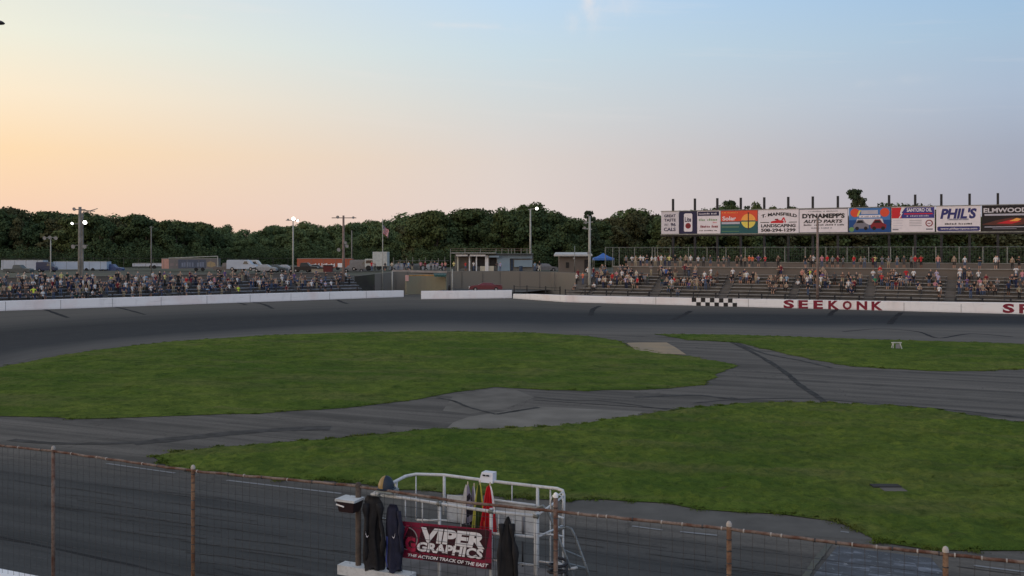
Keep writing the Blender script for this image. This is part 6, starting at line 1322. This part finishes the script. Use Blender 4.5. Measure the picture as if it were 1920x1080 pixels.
def swoosh(t, x, y, s, n_, flip=1):
    mb = MB(); pts = [(-.5, .9), (-.42, .2), (-.25, -.25), (.05, -.45), (.4, -.2), (.55, .15), (.25, -.12), (.0, -.2), (-.2, -.02), (-.34, .35)]
    vs = []; c = FP(x, y, n_)
    for a_, b_ in pts: vs.append(tuple(c + EX * (a_ * s * flip) + Vector((0, 0, b_ * s * 1.35))))
    mb.add(vs, [(0, 1, 9), (1, 2, 8, 9), (2, 3, 7, 8), (3, 4, 6, 7), (4, 5, 6)], m_jw); mb.build('emblem', t)
t = garment('jacket', 'long black jacket with white tick emblem hanging beside the grey fence post', 680, 718, 930, 1066, -.06, (m_jb, []), 1, top=.70, lean=2, sleeves=[(1, .22, .72), (-1, .05, .80)]); swoosh(t, 688, 1004, .055, -.19, 1)
t = garment('jacket', 'navy and blue striped jacket with white tick emblem hanging left of the banner', 723, 755, 946, 1068, -.06, (m_jn, [(.40, .52, .45, 1.0, m_jbl), (.44, .47, .5, 1, m_jw), (.55, .62, .55, .95, m_jbl), (.5, .62, .1, .42, m_jr)]), 5, top=.62, lean=3, sleeves=[(1, .15, .65)]); swoosh(t, 738, 1006, .052, -.19, -1)
t = garment('jacket', 'dark brown and black jacket hanging at the right of the banner', 934, 966, 969, 1100, -.04, (m_jb, [(.55, .82, 0, 1, m_jbr)]), 9, top=.12, lean=-4, sleeves=[(1, .28, .85), (-1, .10, .9)])
for q, x, y in ((0, 690, 926), (1, 731, 941), (2, 944, 962)):
    pass
# helmet-shaped cap on its bracket
hp = thing('helmet', 'round navy and gold helmet resting on the left corner of the stand', 'helmet', FP(724, 918, .2))
c = FP(724, 914.5, .1); mb = MB(); NL = 20; rows = []
for j in range(9):
    el_ = j / 8 * 1.5; row = []
    for i in range(NL + 1):
        a_ = 6.283 * i / NL; row.append((c.x + .128 * math.cos(el_) * math.cos(a_), c.y + .13 * math.cos(el_) * math.sin(a_), c.z + .19 * math.sin(el_)))
    rows.append(row)
m_hg = mat('helmet_gold', (.24, .16, .06), .5, .1); m_hn = mat('helmet_navy', (.012, .022, .04), .5, .2, 3)
for j in range(8):
    for i in range(NL):
        gold = 9 <= i <= 13; mb.add([rows[j][i], rows[j][i + 1], rows[j + 1][i + 1], rows[j + 1][i]], [(0, 1, 2, 3)], m_hg if gold else m_hn)
o = mb.build('shell', hp); bm_ = __import__('bmesh'); b3 = bm_.new(); b3.from_mesh(o.data); bm_.ops.remove_doubles(b3, verts=b3.verts, dist=.001); b3.to_mesh(o.data); b3.free(); o.data.polygons.foreach_set('use_smooth', [True] * len(o.data.polygons))
mb = MB(); mb.lathe((c.x, c.y, c.z - .012), [(.10, .0), (.145, .0), (.15, .012), (.13, .02)], m_hn, 20, 1.05, 1.05); mb.build('brim', hp)
mb = MB(); mb.box(tuple(FP(726, 921.5, .1)), (.30, .22, .045), mat('grey_tray', (.20, .24, .25), .6), Fn.ang()); mb.build('tray', fs_)
# black box hung at the left
bb = thing('equipment_box', 'dark box with white lid and front stripe jutting from the left fence post', 'box', FP(658, 950, -.1))
c = FP(657, 958, -.1); mb = MB()
vs = []
for dz, g_ in ((0, .8), (.17, 1.0)):
    for a_, b_ in ((-.17, -.14), (.15, -.14), (.15, .14), (-.17, .14)): vs.append(tuple(c + EX * a_ * g_ + NX * b_ * g_ + Vector((0, 0, dz))))
mb.add(vs, [(3, 2, 1, 0), (4, 5, 6, 7), (0, 1, 5, 4), (1, 2, 6, 5), (2, 3, 7, 6), (3, 0, 4, 7)], mat('dark_box', (.022, .012, .014), .5)); mb.build('case', bb)
mb = MB(); mb.bar(c + Vector((0, 0, .185)) - EX * .19, c + Vector((0, 0, .185)) + EX * .17, .30, .035, m_wp); mb.build('lid', bb)
mb = MB(); mb.bar(c + EX * -.165 + NX * -.148 + Vector((0, 0, .12)), c + EX * -.02 + NX * -.148 + Vector((0, 0, .095)), .008, .02, m_wht); mb.build('stripe', bb)
# furled flags standing in the rack
def flag(name, label, x, yt, yb, wpx, cols, n_, seed, lean=0):
    rg = random.Random(seed); t = thing(name, label, 'flag', FP(x, yb, n_)); mb = MB(); mb.tube([FP(x + lean, yt - 6, n_ + .02), FP(x - lean * .3, yb, n_ + .02)], .010, mat('flag_staff', (.5, .42, .3), .6), 8); mb.build('staff', t)
    mb = MB(); NC, NR = 24, 14; rows = []
    for j in range(NR + 1):
        v_ = j / NR; y = yt + (yb - yt) * v_; w_ = wpx / 2 * (.22 + .95 * v_ ** .7); row = []
        for i in range(NC + 1):
            u = i / NC * 2 - 1; c = FP(x + lean * (1 - v_) * .6 + u * w_, y + 2 * math.sin(u * 5 + seed), n_); row.append(tuple(c - NX * (.03 + .028 * math.sin(u * 13 + seed + v_ * 2) * (.3 + v_))))
        rows.append(row)
    for j in range(NR):
        for i in range(NC):
            mt = cols(i / NC, j / NR, i, j); mb.add([rows[j][i], rows[j][i + 1], rows[j + 1][i + 1], rows[j + 1][i]], [(0, 1, 2, 3)], mt)
    mb.build('cloth', t)
fl = lambda n_, c_: mat('flag_' + n_, c_, .8, .12, 5)
f_w, f_k, f_g, f_y, f_r, f_l = fl('white_cloth', (.66, .64, .62)), fl('black_cloth', (.025, .02, .03)), fl('dark_green_cloth', (.07, .11, .03)), fl('yellow_cloth', (.58, .56, .12)), fl('red_cloth', (.50, .012, .02)), fl('lilac_cloth', (.33, .30, .40))
flag('furled_flag', 'furled black and white chequered flag, leftmost in the rack', 879, 909, 990, 26, lambda u, v_, i, j: f_w if u < .38 else (f_k if (int(u * 9) + int(v_ * 6)) % 2 else f_l), 1.0, 2, -2)
flag('furled_flag', 'furled lilac and white flag right of the chequered one', 889, 912, 985, 14, lambda u, v_, i, j: f_l if u < .7 else f_w, 1.05, 4, 0)
flag('furled_flag', 'furled dark green and yellow flag in the middle of the rack', 900, 907, 990, 22, lambda u, v_, i, j: f_y if (u < .22 or u > .78) else f_g, .95, 7, 0)
flag('furled_flag', 'furled bright red flag at the right of the rack', 917, 910, 1000, 30, lambda u, v_, i, j: f_w if (u > .84 and v_ < .55) else f_r, .9, 11, 2)
rk = thing('flag_rack', 'steel rack holding the furled flags upright on the stand', 'rack', FP(900, 1000, .9))
mb = MB(); mb.bar(FP(868, 984, .98), FP(925, 990, .98), .10, .05, m_steel_d); mb.build('tray', rk)
for x in (870, 923): mb = MB(); mb.bar(FP(x, 985, .98), tuple(FP(x, 985, .98))[:2] + (2.12,), .04, .04, m_steel_d); mb.build('leg', rk)
# white control box on the far rail
sb = thing('control_box', 'white tilted control box with dark slots on the far stand rail', 'box', FP(914, 903, n2))
c = FP(914, 903.5, n2); mb = MB(); vs = []
for dz, s_, dn in ((0, .13, 0), (.15, .105, .06)):
    for a_, b_ in ((-1, -.07), (1, -.07), (1, .07), (-1, .07)): vs.append(tuple(c + EX * a_ * s_ * .95 + NX * (b_ + dn) + Vector((0, 0, dz))))
mb.add(vs, [(3, 2, 1, 0), (4, 5, 6, 7), (0, 1, 5, 4), (1, 2, 6, 5), (2, 3, 7, 6), (3, 0, 4, 7)], mat('box_white', (.55, .56, .60), .5, .1)); mb.build('housing', sb)
for a_ in (-.045, .02):
    mb = MB(); mb.bar(c + EX * (a_ - .02) - NX * .045 + Vector((0, 0, .11)), c + EX * (a_ + .03) - NX * .045 + Vector((0, 0, .11)), .006, .025, m_blk); mb.build('slot', sb)
